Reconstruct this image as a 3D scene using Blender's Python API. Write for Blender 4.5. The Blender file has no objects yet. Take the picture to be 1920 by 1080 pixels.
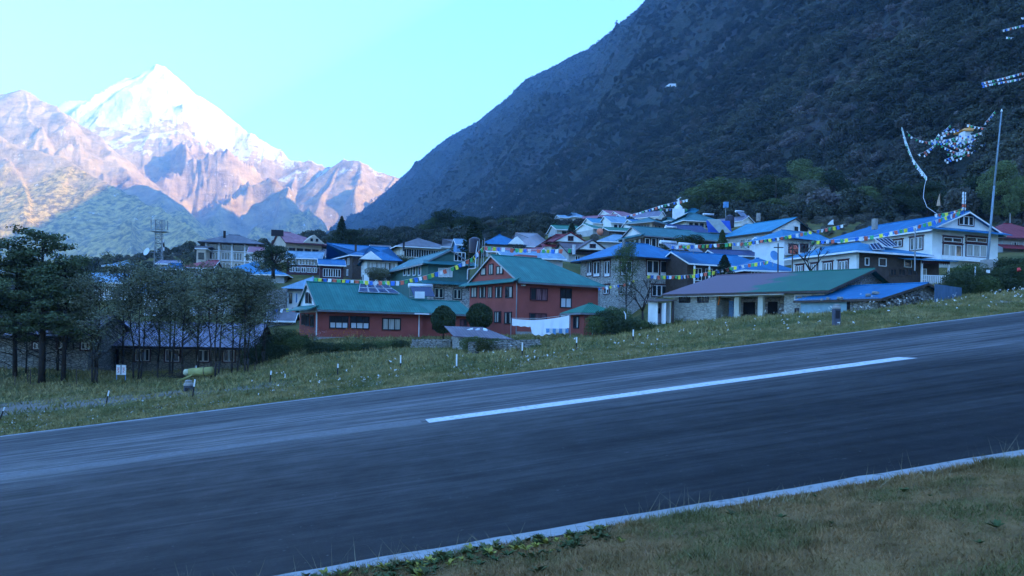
import bpy, math, random
import numpy as np
from mathutils import Matrix, Vector
random.seed(7); rng = np.random.default_rng(7)
rad = math.radians
SC = bpy.context.scene
COL = SC.collection

# ------------------------------------------------------------------ camera, sky, sun, exposure
F, PX, HY, RHO, ZC = 1500.0, 960.0, 628.0, rad(1.0), 3.24
CR, SR = math.cos(RHO), math.sin(RHO)
cam_d = bpy.data.cameras.new('camera'); cam = bpy.data.objects.new('camera', cam_d); COL.objects.link(cam)
cam_d.sensor_width = 36; cam_d.lens = 36*F/1920; cam_d.shift_y = (HY-540)/1920
cam_d.clip_start = 0.1; cam_d.clip_end = 40000
cam.matrix_world = Matrix.Translation((0, 0, ZC)) @ Matrix.Rotation(math.pi/2, 4, 'X') @ Matrix.Rotation(RHO, 4, 'Z')
SC.camera = cam
SUN_AZ, SUN_EL = rad(112), rad(19)         # azimuth clockwise from the view direction (+Y)
W = bpy.data.worlds.new('World'); SC.world = W; W.use_nodes = True
wn = W.node_tree.nodes; wl = W.node_tree.links
sky = wn.new('ShaderNodeTexSky'); sky.sky_type = 'NISHITA'; sky.sun_disc = False
sky.sun_elevation = SUN_EL; sky.sun_rotation = SUN_AZ
sky.altitude = 2800; sky.air_density = 1.5; sky.dust_density = 2.6; sky.ozone_density = 8.0
bg = wn['Background']; bg.inputs['Strength'].default_value = 0.15
wl.new(sky.outputs[0], bg.inputs[0])
sd = bpy.data.lights.new("sun", "SUN"); sd.energy = 3.0; sd.angle = rad(0.5); sd.color = (1.0, 0.68, 0.24)
so = bpy.data.objects.new('sun', sd); COL.objects.link(so)
sdir = Vector((math.sin(SUN_AZ)*math.cos(SUN_EL), math.cos(SUN_AZ)*math.cos(SUN_EL), math.sin(SUN_EL)))
so.rotation_euler = sdir.to_track_quat('Z', 'Y').to_euler(); so.location = (300, -200, 400)
SC.view_settings.view_transform = 'Standard'; SC.view_settings.look = 'None'
SC.view_settings.gamma = 1; SC.view_settings.exposure = 2.8
SC.view_settings.use_curve_mapping = False
SC.cycles.max_bounces = 5; SC.cycles.diffuse_bounces = 2; SC.cycles.glossy_bounces = 2
SC.cycles.volume_bounces = 3; SC.cycles.transparent_max_bounces = 8
HAZE = 1.0e-4

# ------------------------------------------------------------------ helpers
def unroll(px, py):
    dx, dy = px-PX, py-HY
    return dx*CR+dy*SR, -dx*SR+dy*CR
def P(px, py, Y):                      # a point of the place from its direction and its depth
    x, y = unroll(px, py)
    return Vector((Y*x/F, Y, ZC-Y*y/F))
def lerp(t, xs, ys): return np.interp(t, xs, ys)

def tag(o, label=None, cat=None, group=None, kind=None):
    if label: o['label'] = label
    if cat: o['category'] = cat
    if group: o['group'] = group
    if kind: o['kind'] = kind
    return o
def empty(name, loc=(0, 0, 0), rz=0.0):
    o = bpy.data.objects.new(name, None); COL.objects.link(o)
    o.location = loc; o.rotation_euler = (0, 0, rz); o.empty_display_size = 0.3
    return o
def link(name, me, parent=None, loc=None, rz=None):
    o = bpy.data.objects.new(name, me); COL.objects.link(o)
    if parent is not None: o.parent = parent
    if loc is not None: o.location = loc
    if rz is not None: o.rotation_euler = (0, 0, rz)
    return o
def npmesh(name, V, Fc, mat=None, smooth=False):
    """numpy verts (n,3) and faces (m,k) with constant k"""
    me = bpy.data.meshes.new(name)
    V = np.asarray(V, dtype=np.float32); Fc = np.asarray(Fc, dtype=np.int32)
    k = Fc.shape[1]
    me.vertices.add(len(V)); me.vertices.foreach_set('co', V.ravel())
    me.loops.add(Fc.size); me.loops.foreach_set('vertex_index', Fc.ravel())
    me.polygons.add(len(Fc))
    me.polygons.foreach_set('loop_start', np.arange(0, Fc.size, k, dtype=np.int32))
    me.polygons.foreach_set('loop_total', np.full(len(Fc), k, dtype=np.int32))
    if smooth: me.polygons.foreach_set('use_smooth', np.ones(len(Fc), dtype=bool))
    me.update(calc_edges=True)
    if mat: me.materials.append(mat)
    return me
def attr(me, name, vals):
    a = me.attributes.new(name, 'FLOAT', 'POINT'); a.data.foreach_set('value', np.asarray(vals, dtype=np.float32).ravel())
def gridfaces(nr, nc, flip=False):
    i = np.arange(nr-1)[:, None]*nc+np.arange(nc-1)[None, :]
    f = np.stack([i, i+1, i+nc+1, i+nc], -1).reshape(-1, 4)
    return f[:, ::-1] if flip else f

# gradient noise in numpy
_perm = rng.permutation(256); _perm = np.concatenate([_perm, _perm, _perm])
_g = rng.normal(size=(256, 2)); _g /= np.linalg.norm(_g, axis=1)[:, None]
def noise2(x, y):
    xi = np.floor(x).astype(int); yi = np.floor(y).astype(int); xf = x-xi; yf = y-yi
    xi &= 255; yi &= 255
    u = xf*xf*xf*(xf*(xf*6-15)+10); v = yf*yf*yf*(yf*(yf*6-15)+10)
    def g(ix, iy, dx, dy):
        h = _g[_perm[_perm[ix & 255]+(iy & 255)]]
        return h[..., 0]*dx+h[..., 1]*dy
    a = g(xi, yi, xf, yf); b = g(xi+1, yi, xf-1, yf); c = g(xi, yi+1, xf, yf-1); d = g(xi+1, yi+1, xf-1, yf-1)
    return (a+(b-a)*u)+((c+(d-c)*u)-(a+(b-a)*u))*v
def fbm(x, y, oct=5, gain=.5):
    s = 0; a = 1
    for k in range(oct):
        s = s+a*noise2(x+17.3*k, y-9.1*k); x = x*2.03; y = y*2.03; a *= gain
    return s
def ridged(x, y, oct=6, gain=.5):
    s = 0; a = 1; w = 1
    for k in range(oct):
        n = 1-np.abs(noise2(x+11.7*k, y+5.3*k))*2; n = np.clip(n, 0, 1)**2
        s = s+a*n*w; w = np.clip(n*1.6, 0, 1); x = x*2.07; y = y*2.07; a *= gain
    return s

# ------------------------------------------------------------------ materials
MATS = {}
class NT:
    def __init__(s, name):
        s.m = bpy.data.materials.new(name); s.m.use_nodes = True
        s.n = s.m.node_tree.nodes; s.l = s.m.node_tree.links; s.b = s.n['Principled BSDF']
        s.out = s.n['Material Output']
    def new(s, t, **kw):
        n = s.n.new(t)
        for k, v in kw.items(): setattr(n, k, v)
        return n
    def set(s, n, k, v):
        if hasattr(v, 'is_linked') or isinstance(v, bpy.types.NodeSocket): s.l.new(v, n.inputs[k])
        else: n.inputs[k].default_value = v
        return n
    def noise(s, vec, scale, detail=4, rough=.55, out='Fac'):
        n = s.new('ShaderNodeTexNoise'); s.set(n, 'Scale', scale); s.set(n, 'Detail', detail); s.set(n, 'Roughness', rough)
        if vec is not None: s.l.new(vec, n.inputs['Vector'])
        return n.outputs[out]
    def ramp(s, fac, stops):
        n = s.new('ShaderNodeValToRGB'); s.l.new(fac, n.inputs['Fac'])
        cr = n.color_ramp
        while len(cr.elements) < len(stops): cr.elements.new(0.5)
        for e, (p, c) in zip(cr.elements, stops):
            e.position = p; e.color = (c, c, c, 1) if not hasattr(c, '__len__') else (*c, 1)
        return n.outputs['Color']
    def mix(s, fac, a, b, mode='MIX'):
        n = s.new('ShaderNodeMix', data_type='RGBA', blend_type=mode)
        for k, v in ((0, fac), (6, a), (7, b)):
            if isinstance(v, bpy.types.NodeSocket): s.l.new(v, n.inputs[k])
            elif k == 0: n.inputs[0].default_value = v
            else: n.inputs[k].default_value = (*v, 1)
        return n.outputs[2]
    def math(s, op, a, b=0.0, c=None):
        n = s.new('ShaderNodeMath', operation=op)
        for k, v in enumerate((a, b) if c is None else (a, b, c)):
            if isinstance(v, bpy.types.NodeSocket): s.l.new(v, n.inputs[k])
            else: n.inputs[k].default_value = v
        return n.outputs[0]
    def mapping(s, vec, scale=(1, 1, 1), rot=(0, 0, 0), loc=(0, 0, 0)):
        n = s.new('ShaderNodeMapping'); s.l.new(vec, n.inputs['Vector'])
        n.inputs['Scale'].default_value = scale; n.inputs['Rotation'].default_value = rot; n.inputs['Location'].default_value = loc
        return n.outputs[0]
    def bump(s, h, strength=.4, dist=.05):
        n = s.new('ShaderNodeBump'); s.l.new(h, n.inputs['Height']); n.inputs['Strength'].default_value = strength
        n.inputs['Distance'].default_value = dist; s.l.new(n.outputs[0], s.b.inputs['Normal']); return n
    def col(s, c):
        if isinstance(c, bpy.types.NodeSocket): s.l.new(c, s.b.inputs['Base Color'])
        else: s.b.inputs['Base Color'].default_value = (*c, 1)
    def rough(s, r, spec=.3):
        s.set(s.b, 'Roughness', r); s.b.inputs['Specular IOR Level'].default_value = spec
    def pos(s): return s.new('ShaderNodeNewGeometry').outputs['Position']
    def obj(s): return s.new('ShaderNodeTexCoord').outputs['Object']
    def attr(s, name):
        n = s.new('ShaderNodeAttribute'); n.attribute_name = name; return n.outputs['Fac']

ORD = ['first', 'second', 'third', 'fourth', 'fifth', 'sixth', 'seventh', 'eighth', 'ninth', 'tenth', 'eleventh', 'twelfth', 'thirteenth', 'fourteenth', 'fifteenth', 'sixteenth', 'seventeenth', 'eighteenth', 'nineteenth', 'twentieth', 'twenty first', 'twenty second']
def scl(c, k): return tuple(min(1, v*k) for v in c)
def plain(name, c, rough=.7, var=.25, scale=1.5, spec=.3, bump=0, metal=0):
    if name in MATS: return MATS[name]
    t = NT(name); p = t.pos()
    n = t.noise(p, scale, 5, .6)
    c1 = t.mix(t.ramp(n, [(.3, 0.0), (.7, 1.0)]), scl(c, 1-var), scl(c, 1+var))
    t.col(c1); t.rough(rough, spec); t.b.inputs['Metallic'].default_value = metal
    if bump: t.bump(t.noise(p, scale*8, 4), bump, .03)
    MATS[name] = t.m; return t.m
def tin(name, c, c2=None, axis='x', rough=.45, rust=.15, rustc=(.12, .07, .05)):
    """painted corrugated sheet: ribs in the relief, sheets and weather in the colour"""
    if name+axis in MATS: return MATS[name+axis]
    t = NT(name); o = t.obj(); p = t.pos()
    sep = t.new('ShaderNodeSeparateXYZ'); t.l.new(o, sep.inputs[0]); u = sep.outputs[0 if axis == 'x' else 1]; v = sep.outputs[1 if axis == 'x' else 0]
    w = t.math('SINE', t.math('MULTIPLY', u, 2*math.pi/.25))
    cell = t.math('FLOOR', t.math('DIVIDE', u, .9)); cell2 = t.math('FLOOR', t.math('DIVIDE', v, 2.6))
    wn_ = t.new('ShaderNodeTexWhiteNoise', noise_dimensions='2D')
    cb = t.new('ShaderNodeCombineXYZ'); t.l.new(cell, cb.inputs[0]); t.l.new(cell2, cb.inputs[1]); t.l.new(cb.outputs[0], wn_.inputs['Vector'])
    n = t.noise(t.mapping(o, (1, .35, 1) if axis == 'x' else (.35, 1, 1)), 1.2, 6, .6)
    base = t.mix(t.ramp(n, [(.35, 0.0), (.7, 1.0)]), scl(c, .82), c2 or scl(c, 1.18))
    base = t.mix(t.math('MULTIPLY', wn_.outputs['Value'], .42), base, scl(c, .62))
    st = t.ramp(t.noise(t.mapping(o, (3, .5, 1) if axis == 'x' else (.5, 3, 1)), 1.0, 6, .7), [(.58, 0.0), (.75, 1.0)])
    base = t.mix(t.math('MULTIPLY', st, rust), base, rustc)
    t.col(base); t.rough(rough+.12, .18); t.bump(w, .5, .02)
    MATS[name+axis] = t.m; return t.m
def stone(name, c1, c2, mortar, size=.35, wash=0.0, washc=(.6, .62, .6)):
    if name in MATS: return MATS[name]
    t = NT(name); p = t.mapping(t.pos(), (1/size, 1/size, 1.9/size))
    v = t.new('ShaderNodeTexVoronoi'); t.l.new(p, v.inputs['Vector']); v.inputs['Scale'].default_value = 1
    e = t.new('ShaderNodeTexVoronoi', feature='DISTANCE_TO_EDGE'); t.l.new(p, e.inputs['Vector']); e.inputs['Scale'].default_value = 1
    sp = t.new('ShaderNodeSeparateColor'); t.l.new(v.outputs['Color'], sp.inputs[0])
    cc = t.mix(sp.outputs[0], c1, c2)
    cc = t.mix(t.math('MULTIPLY', t.noise(t.pos(), .7, 5, .6), .5), cc, scl(c1, .5))
    edge = t.ramp(e.outputs['Distance'], [(.02, 1.0), (.12, 0.0)])
    cc = t.mix(edge, cc, mortar)
    if wash: cc = t.mix(t.math('MULTIPLY', t.ramp(t.noise(t.pos(), 1.1, 6, .7), [(.35, 0.0), (.6, 1.0)]), wash), cc, washc)
    t.col(cc); t.rough(.9, .15)
    t.bump(t.ramp(e.outputs['Distance'], [(0, 0.0), (.15, 1.0)]), .9, .06)
    MATS[name] = t.m; return t.m
def leafmat(name, c1, c2, c3=None):
    if name in MATS: return MATS[name]
    t = NT(name)
    oi = t.new('ShaderNodeObjectInfo'); p = t.pos()
    n = t.noise(p, .9, 3)
    w = t.new('ShaderNodeTexWhiteNoise', noise_dimensions='3D'); t.l.new(t.mapping(p, (6, 6, 6)), w.inputs['Vector'])
    cc = t.mix(t.ramp(n, [(.35, 0.0), (.65, 1.0)]), c1, c2)
    cc = t.mix(t.math('MULTIPLY', w.outputs['Value'], .5), cc, scl(c2, 1.35) if c3 is None else c3)
    cc = t.mix(t.math('MULTIPLY', oi.outputs['Random'], .45), cc, scl(c1, .7))
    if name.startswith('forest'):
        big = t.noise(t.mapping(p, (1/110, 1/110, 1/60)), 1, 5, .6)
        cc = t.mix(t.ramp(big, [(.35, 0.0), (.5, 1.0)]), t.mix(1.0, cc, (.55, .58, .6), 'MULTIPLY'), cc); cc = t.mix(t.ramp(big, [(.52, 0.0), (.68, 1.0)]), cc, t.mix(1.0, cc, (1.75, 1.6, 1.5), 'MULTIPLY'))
    t.col(cc); t.rough(.8, .1)
    MATS[name] = t.m; return t.m
# ------------------------------------------------------------------ far mountains (left)
def ridge_height(X, Y, lines):
    best = np.full(X.shape, -1e9)
    for pts, k in lines:
        q = [P(*p) for p in pts]
        for a, b in zip(q[:-1], q[1:]):
            dx, dy = b.x-a.x, b.y-a.y; L2 = dx*dx+dy*dy
            t = np.clip(((X-a.x)*dx+(Y-a.y)*dy)/L2, 0, 1)
            d = np.hypot(X-(a.x+t*dx), Y-(a.y+t*dy))
            z = a.z+t*(b.z-a.z)-k*d
            best = np.maximum(best, z)
    return best
LINES = [
 ([(-300,150,8200),(60,215,8200),(130,190,8000),(180,182,7900),(225,165,7800),(240,150,7700),(262,140,7600),(285,122,7550),(300,117,7500),(320,124,7450),(340,150,7400),(360,165,7350),(385,180,7300),(400,200,7200),(430,225,7100),(460,240,7000),(490,258,6950),(520,275,6900),(540,292,6800),(580,296,6750),(605,314,6700),(620,308,6650),(640,295,6600),(665,298,6500),(690,315,6500),(710,320,6550),(735,325,6600),(760,338,6600),(800,370,6600),(900,430,6600)], .95),
 ([(300,117,7500),(325,190,7050),(390,262,6400),(470,330,5750),(540,390,5250),(600,440,4850),(640,480,4500)], .80),
 ([(262,140,7600),(235,215,7150),(205,262,6850),(190,320,6500)], .95),
 ([(330,230,6900),(290,262,6500),(270,300,6200)], .95),
 ([(380,318,6000),(340,352,5700),(305,385,5400)], 1.0),
 ([(540,292,6800),(545,350,6350),(560,420,5900)], 1.1),
 ([(640,295,6600),(612,360,6150),(590,430,5700)], 1.15),
 ([(665,298,6500),(680,345,6150),(655,400,5700),(640,440,5400)], 1.1),
 ([(735,325,6600),(712,370,6150),(690,400,5800)], 1.1),
 ([(-700,40,6500),(-400,60,6500),(-200,130,6300),(0,175,6000),(20,170,5950),(45,162,5900),(60,172,5850),(85,182,5800),(110,195,5750),(140,220,5700),(180,260,5500),(230,305,5300),(270,335,5100),(300,352,4950),(350,400,4600)], .85),
 ([(45,162,5900),(70,235,5450),(110,290,5100),(140,340,4800)], .9),
 ([(110,195,5750),(150,262,5300),(200,320,4900)], .9),
 ([(-700,130,5200),(-500,150,5200),(-200,220,5000),(0,250,4800),(60,275,4700),(130,300,4500),(200,335,4300),(250,362,4200),(290,380,4000),(340,420,3700),(400,450,3400),(470,500,3000)], .8),
 ([(0,250,4800),(30,340,4300),(60,430,3800),(80,500,3300)], .85),
 ([(250,362,4200),(235,420,3800),(230,490,3300)], .85),
]
t_ = np.linspace((-700-960)/F, (930-960)/F, 900); Yd = np.linspace(2600, 8600, 330)
TT, YY = np.meshgrid(t_, Yd); XX = TT*YY
wx = fbm(XX/900, YY/900, 3)*260; wy = fbm(XX/900+40, YY/900+11, 3)*260
base = ridge_height(XX+wx*.35, YY+wy*.35, LINES); clean = ridge_height(XX, YY, LINES[:1]+[l for l in LINES if l[0][0][0] == -700])
onr = np.clip((np.maximum(base, clean)-clean)/240+np.abs(base-clean)/400, .12, 1)
rn = ridged((XX+wx)/900, (YY+wy)/900, 6, .46)
rn2 = ridged((XX+wx*.8)/260+3, (YY+wy*.8)/260, 5, .58)
ZZ = np.maximum(base, clean-30)+(rn-1.0)*215*onr+(rn2-.9)*40*np.clip(onr*2, .3, 1)
ZZ = np.where(ZZ < -250, -250+fbm(XX/300, YY/300, 4)*40, ZZ)
me = npmesh('mountains', np.stack([XX, YY, ZZ], -1).reshape(-1, 3), gridfaces(*XX.shape), None, True)
nn = fbm(XX/260+7, YY/260, 5)
gz = np.gradient(ZZ, axis=1)/np.maximum(np.gradient(XX, axis=1), 1); gy = np.gradient(ZZ, axis=0)/(Yd[1]-Yd[0])
steep = np.hypot(gz, gy)
snow = np.clip((ZZ-1330+(YY-6500)*.55+nn*620-(steep-1.0)*420)/520, 0, 1)*np.clip((YY-6150)/350, 0, 1)
veg = np.clip((900-ZZ+nn*260+(4700-YY)*.25)/350, 0, 1)
attr(me, 'snow', snow); attr(me, 'veg', veg)
t = NT('mountain_rock'); p = t.pos()
n1 = t.noise(t.mapping(p, (1/160, 1/160, 1/70)), 1, 8, .68); n2 = t.noise(p, .03, 6, .7); n3 = t.noise(p, 1/45, 8, .72)
rock = t.mix(t.ramp(n1, [(.35, 0.0), (.65, 1.0)]), (.19, .13, .065), (.56, .41, .21))
rock = t.mix(t.ramp(n3, [(.45, 0.0), (.62, 1.0)]), rock, (.36, .28, .18))
vg = t.mix(t.ramp(n2, [(.4, 0.0), (.6, 1.0)]), (.16, .12, .035), (.62, .44, .12))
vf = t.ramp(t.math('ADD', t.attr('veg'), t.math('MULTIPLY', t.math('SUBTRACT', n3, .5), 1.6)), [(.35, 0.0), (.65, 1.0)])
cc = t.mix(vf, rock, vg)
sf = t.ramp(t.math('ADD', t.attr('snow'), t.math('MULTIPLY', t.math('SUBTRACT', t.noise(t.mapping(p, (1/60, 1/60, 1/150)), 1, 8, .78), .5), 3.6)), [(.42, 0.0), (.55, 1.0)])
cc = t.mix(sf, cc, (.62, .62, .63)); t.col(cc); t.rough(.9, .1)
rg_ = t.new('ShaderNodeTexNoise', noise_type='RIDGED_MULTIFRACTAL'); t.l.new(t.mapping(p, (1/260, 1/260, 1/520)), rg_.inputs['Vector']); rg_.inputs['Scale'].default_value = 1; rg_.inputs['Detail'].default_value = 9
t.bump(t.math('ADD', t.math('MULTIPLY', rg_.outputs['Fac'], .9), n3), .7, 20)
me.materials.append(t.m)
o = link('mountains', me); tag(o, kind='structure')

# ------------------------------------------------------------------ wooded mountainside (right)
fr = [(500,480,5600,3000,470),(560,466,5500,2800,475),(600,445,5300,2500,465),(650,420,5100,2200,455),(700,380,4900,1900,450),(750,335,4700,1650,445),(800,290,4500,1450,440),(840,258,4300,1300,436),(900,225,4100,1100,430),
      (950,185,3900,950,425),(985,150,3700,860,420),(1030,128,3550,760,415),(1075,105,3450,660,410),(1100,95,3400,600,408),(1140,65,3300,540,405),(1175,35,3200,490,402),(1215,0,3150,430,400)]
bb, tn, r1, r0, zf = [], [], [], [], []
for px, py, a, b, fy in fr:
    x, y = unroll(px, py); be = math.atan(x/F); bb.append(math.degrees(be)); tn.append(-y/F*math.cos(be)); r1.append(a); r0.append(b)
    q = P(px, fy, b*math.cos(be)); zf.append(q.z)
for be, tt, a, b, z in [(14,.52,3500,350,45),(20,.62,3700,285,38),(26,.66,3300,230,34),(33,.68,2850,190,32),(40,.72,2850,165,30),(50,.74,2800,150,30),(62,.72,2700,150,30),(75,.70,2600,160,26),(90,.66,2500,180,24),(105,.62,2400,210,20),(125,.5,2300,300,10),(150,.35,2300,500,-10),(170,.2,2300,700,-20)]:
    bb.append(be); tn.append(tt); r1.append(a); r0.append(b); zf.append(z)
def hill_xyz(B, V):
    """B bearing in degrees, V 0 at the foot, 1 at the crest, beyond: the far side"""
    R0 = lerp(B, bb, r0); R1 = lerp(B, bb, r1); T = lerp(B, bb, tn); Z0 = lerp(B, bb, zf)
    Z1 = ZC+T*R1
    R = R0+(R1-R0)*V
    Z = Z0+(Z1-Z0)*np.minimum(V, 1)**1.04
    Z = Z-np.clip(V-1, 0, 9)*(R1-R0)*.6-np.clip(-V, 0, 1)*200
    X = R*np.sin(np.radians(B)); Y = R*np.cos(np.radians(B))
    am = np.clip(V*5, 0, 1)*np.clip((1.0-V)*3, .02, 1)
    g = ridged(X/420+.15*noise2(X/200, Y/200), Y/520, 5, .5)
    Z = Z+am*((g-.95)*80*np.clip(V*3, .35, 1)+fbm(X/170, Y/170, 4)*26)
    return X, Y, Z
Bg = np.concatenate([np.linspace(-17, 34, 460), np.linspace(34.6, 168, 130)]); Vg = np.concatenate([[-.08], np.linspace(0, 1, 190)**1.35, [1.05, 1.15, 1.4, 1.8]])
BB, VV = np.meshgrid(Bg, Vg); hx, hy, hz = hill_xyz(BB, VV)
me = npmesh('mountainside', np.stack([hx, hy, hz], -1).reshape(-1, 3), gridfaces(*hx.shape, flip=False), None, True)
t = NT('forest_floor'); p = t.pos()
n1 = t.noise(p, 1/60, 8, .65); n2 = t.noise(p, 1/9, 6, .7)
c = t.mix(t.ramp(n2, [(.4, 0.0), (.62, 1.0)]), (.034, .042, .034), (.062, .068, .056))
c = t.mix(t.ramp(n1, [(.55, 0.0), (.7, 1.0)]), c, (.085, .08, .08))
t.col(c); t.rough(.95, .05); t.bump(n2, 1.0, 6)
me.materials.append(t.m); tag(link('mountainside', me), kind='structure')

# ------------------------------------------------------------------ haze: the air of the valley
def boxmesh(name, x0, x1, y0, y1, z0, z1):
    V = [(x, y, z) for z in (z0, z1) for y in (y0, y1) for x in (x0, x1)]
    return npmesh(name, V, [(0, 2, 3, 1), (4, 5, 7, 6), (0, 1, 5, 4), (2, 6, 7, 3), (0, 4, 6, 2), (1, 3, 7, 5)])
me = boxmesh('haze', -9500, 6500, -6500, 9000, -420, 2750)
t = NT('haze_air'); t.n.remove(t.b)
v = t.new('ShaderNodeVolumePrincipled'); v.inputs['Color'].default_value = (.34, .64, 1, 1); v.inputs['Density'].default_value = HAZE
v.inputs['Anisotropy'].default_value = 0.0
t.l.new(v.outputs[0], t.out.inputs['Volume']); me.materials.append(t.m)
tag(link('haze', me), kind='stuff')
# ------------------------------------------------------------------ building kit
class MB:
    """collects boxes, prisms and tubes and links them as one mesh object; m maps (u, w, z) to local x, y, z"""
    def __init__(s, m=None): s.V = []; s.Fc = []; s.m = m or (lambda u, w, z: (u, w, z))
    def add(s, vs, fs):
        k = len(s.V); s.V += [s.m(*v) for v in vs]; s.Fc += [tuple(i+k for i in f) for f in fs]; return s
    def box(s, x0, x1, y0, y1, z0, z1):
        v = [(x, y, z) for z in (z0, z1) for y in (y0, y1) for x in (x0, x1)]
        return s.add(v, [(0, 2, 3, 1), (4, 5, 7, 6), (0, 1, 5, 4), (2, 6, 7, 3), (0, 4, 6, 2), (1, 3, 7, 5)])
    def prism(s, pts, d):
        """polygon pts (3-D) thickened by the vector d"""
        n = len(pts); top = [tuple(p) for p in pts]; bot = [(p[0]+d[0], p[1]+d[1], p[2]+d[2]) for p in pts]
        return s.add(top+bot, [tuple(range(n)), tuple(range(2*n-1, n-1, -1))]+[(i, i+n, (i+1) % n+n, (i+1) % n) for i in range(n)])
    def tube(s, a, b, r0, r1=None, k=6):
        r1 = r0 if r1 is None else r1
        a, b = Vector(a), Vector(b); d = (b-a)
        if d.length < 1e-6: return s
        q = d.to_track_quat('Z', 'Y'); v = []
        for c, r in ((a, r0), (b, r1)):
            for i in range(k):
                v.append(tuple(c+q @ Vector((r*math.cos(2*math.pi*i/k), r*math.sin(2*math.pi*i/k), 0))))
        return s.add(v, [(i, (i+1) % k, (i+1) % k+k, i+k) for i in range(k)]+[tuple(range(k-1, -1, -1)), tuple(range(k, 2*k))])
    def path(s, pts, r, k=5):
        for a, b in zip(pts[:-1], pts[1:]): s.tube(a, b, r, r, k)
        return s
    def build(s, name, mat, parent=None, smooth=False, loc=None, rz=None):
        me = bpy.data.meshes.new(name); me.from_pydata(s.V, [], s.Fc); me.materials.append(mat)
        if smooth: me.shade_smooth()
        me.update()
        return link(name, me, parent, loc, rz)

M = {}
M['black'] = plain('black_trim', (.018, .016, .02), .6, .1)
M['maroon'] = plain('maroon_trim', (.07, .022, .028), .6, .15)
M['white'] = plain('white_paint', (.82, .83, .82), .6, .08)
M['cream'] = plain('cream_paint', (.55, .56, .47), .7, .12)
M['bluep'] = plain('blue_paint', (.10, .28, .52), .6, .2)
M['brown'] = plain('brown_wood', (.075, .055, .045), .75, .3, 3)
M['grey'] = plain('grey_metal', (.25, .27, .29), .4, .15, metal=.6)
M['steel'] = plain('steel', (.62, .65, .68), .3, .1, metal=.3)
M['concrete'] = plain('concrete', (.30, .29, .27), .9, .25, 2)
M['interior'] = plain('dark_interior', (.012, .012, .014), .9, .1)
M['red'] = plain('red_plaster', (.32, .078, .060), .85, .13, .8)
M['greenwall'] = plain('green_board_wall', (.055, .14, .13), .8, .15)
M['wallw'] = plain('white_plaster', (.78, .80, .77), .85, .12, .7)
M['wallt'] = plain('tan_plaster', (.52, .45, .36), .85, .15, .8)
M['wallg'] = plain('grey_plaster', (.44, .45, .44), .85, .18, .8)
M['walllil'] = plain('lilac_plaster', (.36, .34, .42), .85, .15, .8)
M['stone'] = stone('grey_stone_wall', (.62, .60, .54), (.42, .41, .38), (.22, .21, .20), .42)
M['stoneL'] = stone('pale_stone_wall', (.66, .66, .58), (.42, .42, .36), (.22, .22, .20), .38, .75, (.55, .55, .48))
M['stoneD'] = stone('dark_stone_wall', (.40, .38, .33), (.24, .23, .20), (.10, .10, .09), .35)
M['panel'] = plain('solar_glass', (.012, .03, .09), .15, .2, 3, spec=.6)
t = NT('window_glass'); t.col((.02, .025, .03)); t.rough(.08, .6); M['glass'] = t.m
t = NT('window_curtain'); t.col(t.mix(t.ramp(t.noise(t.mapping(t.pos(), (9, 9, .6)), 1, 3), [(.4, 0.0), (.6, 1.0)]), (.30, .29, .25), (.50, .49, .44))); t.rough(.5, .5); M['curtain'] = t.m
t = NT('red_curtain'); t.col(t.mix(t.ramp(t.noise(t.mapping(t.pos(), (8, 8, .6)), 1, 3), [(.4, 0.0), (.6, 1.0)]), (.10, .03, .04), (.24, .11, .12))); t.rough(.4, .5); M['redcurtain'] = t.m
M['frost'] = plain('frosted_pane', (.55, .58, .60), .3, .06, spec=.5)
ROOF = {'green': ((.030, .19, .17), (.045, .23, .20)), 'blue': ((.008, .155, .36), (.014, .19, .40)), 'blueg': ((.03, .21, .40), (.05, .27, .46)), 'teal': ((.03, .17, .19), (.06, .2, .22)),
        'grey': ((.13, .13, .15), (.18, .17, .19)), 'purple': ((.15, .12, .15), (.22, .19, .21)), 'red': ((.26, .030, .045), (.33, .06, .07)), 'pink': ((.34, .12, .16), (.42, .2, .24)),
        'pale': ((.16, .30, .42), (.25, .4, .5)), 'emer': ((.005, .16, .10), (.01, .2, .13)), 'brown': ((.10, .075, .085), (.15, .11, .12)), 'navy': ((.03, .05, .14), (.05, .08, .2)), 'palelil': ((.20, .19, .26), (.27, .26, .33)),
        'tinn': ((.30, .33, .36), (.42, .3, .3)), 'mossy': ((.035, .17, .12), (.16, .11, .14)), 'cyan': ((.03, .26, .42), (.05, .3, .45))}
def mossy():
    if 'mossyroof' in MATS: return MATS['mossyroof']
    m = tin('mossy_base', (.04, .19, .13), (.03, .13, .10), 'y', .5, .55, (.15, .11, .13)); t = m.node_tree; b = t.nodes['Principled BSDF']; src = b.inputs['Base Color'].links[0].from_socket
    tc = t.nodes.new('ShaderNodeTexCoord'); sp = t.nodes.new('ShaderNodeSeparateXYZ'); t.links.new(tc.outputs['Object'], sp.inputs[0]); nz = t.nodes.new('ShaderNodeTexNoise'); nz.inputs['Scale'].default_value = .45; nz.inputs['Detail'].default_value = 5; t.links.new(tc.outputs['Object'], nz.inputs['Vector'])
    a = t.nodes.new('ShaderNodeMath'); a.operation = 'MULTIPLY_ADD'; t.links.new(nz.outputs['Fac'], a.inputs[0]); a.inputs[1].default_value = 9; t.links.new(sp.outputs[1], a.inputs[2])
    r = t.nodes.new('ShaderNodeMapRange'); t.links.new(a.outputs[0], r.inputs['Value']); r.inputs['From Min'].default_value = 10.8; r.inputs['From Max'].default_value = 12.0
    mx = t.nodes.new('ShaderNodeMix'); mx.data_type = 'RGBA'; t.links.new(r.outputs[0], mx.inputs[0]); t.links.new(src, mx.inputs[6]); mx.inputs[7].default_value = (.17, .115, .14, 1); t.links.new(mx.outputs[2], b.inputs['Base Color']); MATS['mossyroof'] = m; return m
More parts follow.
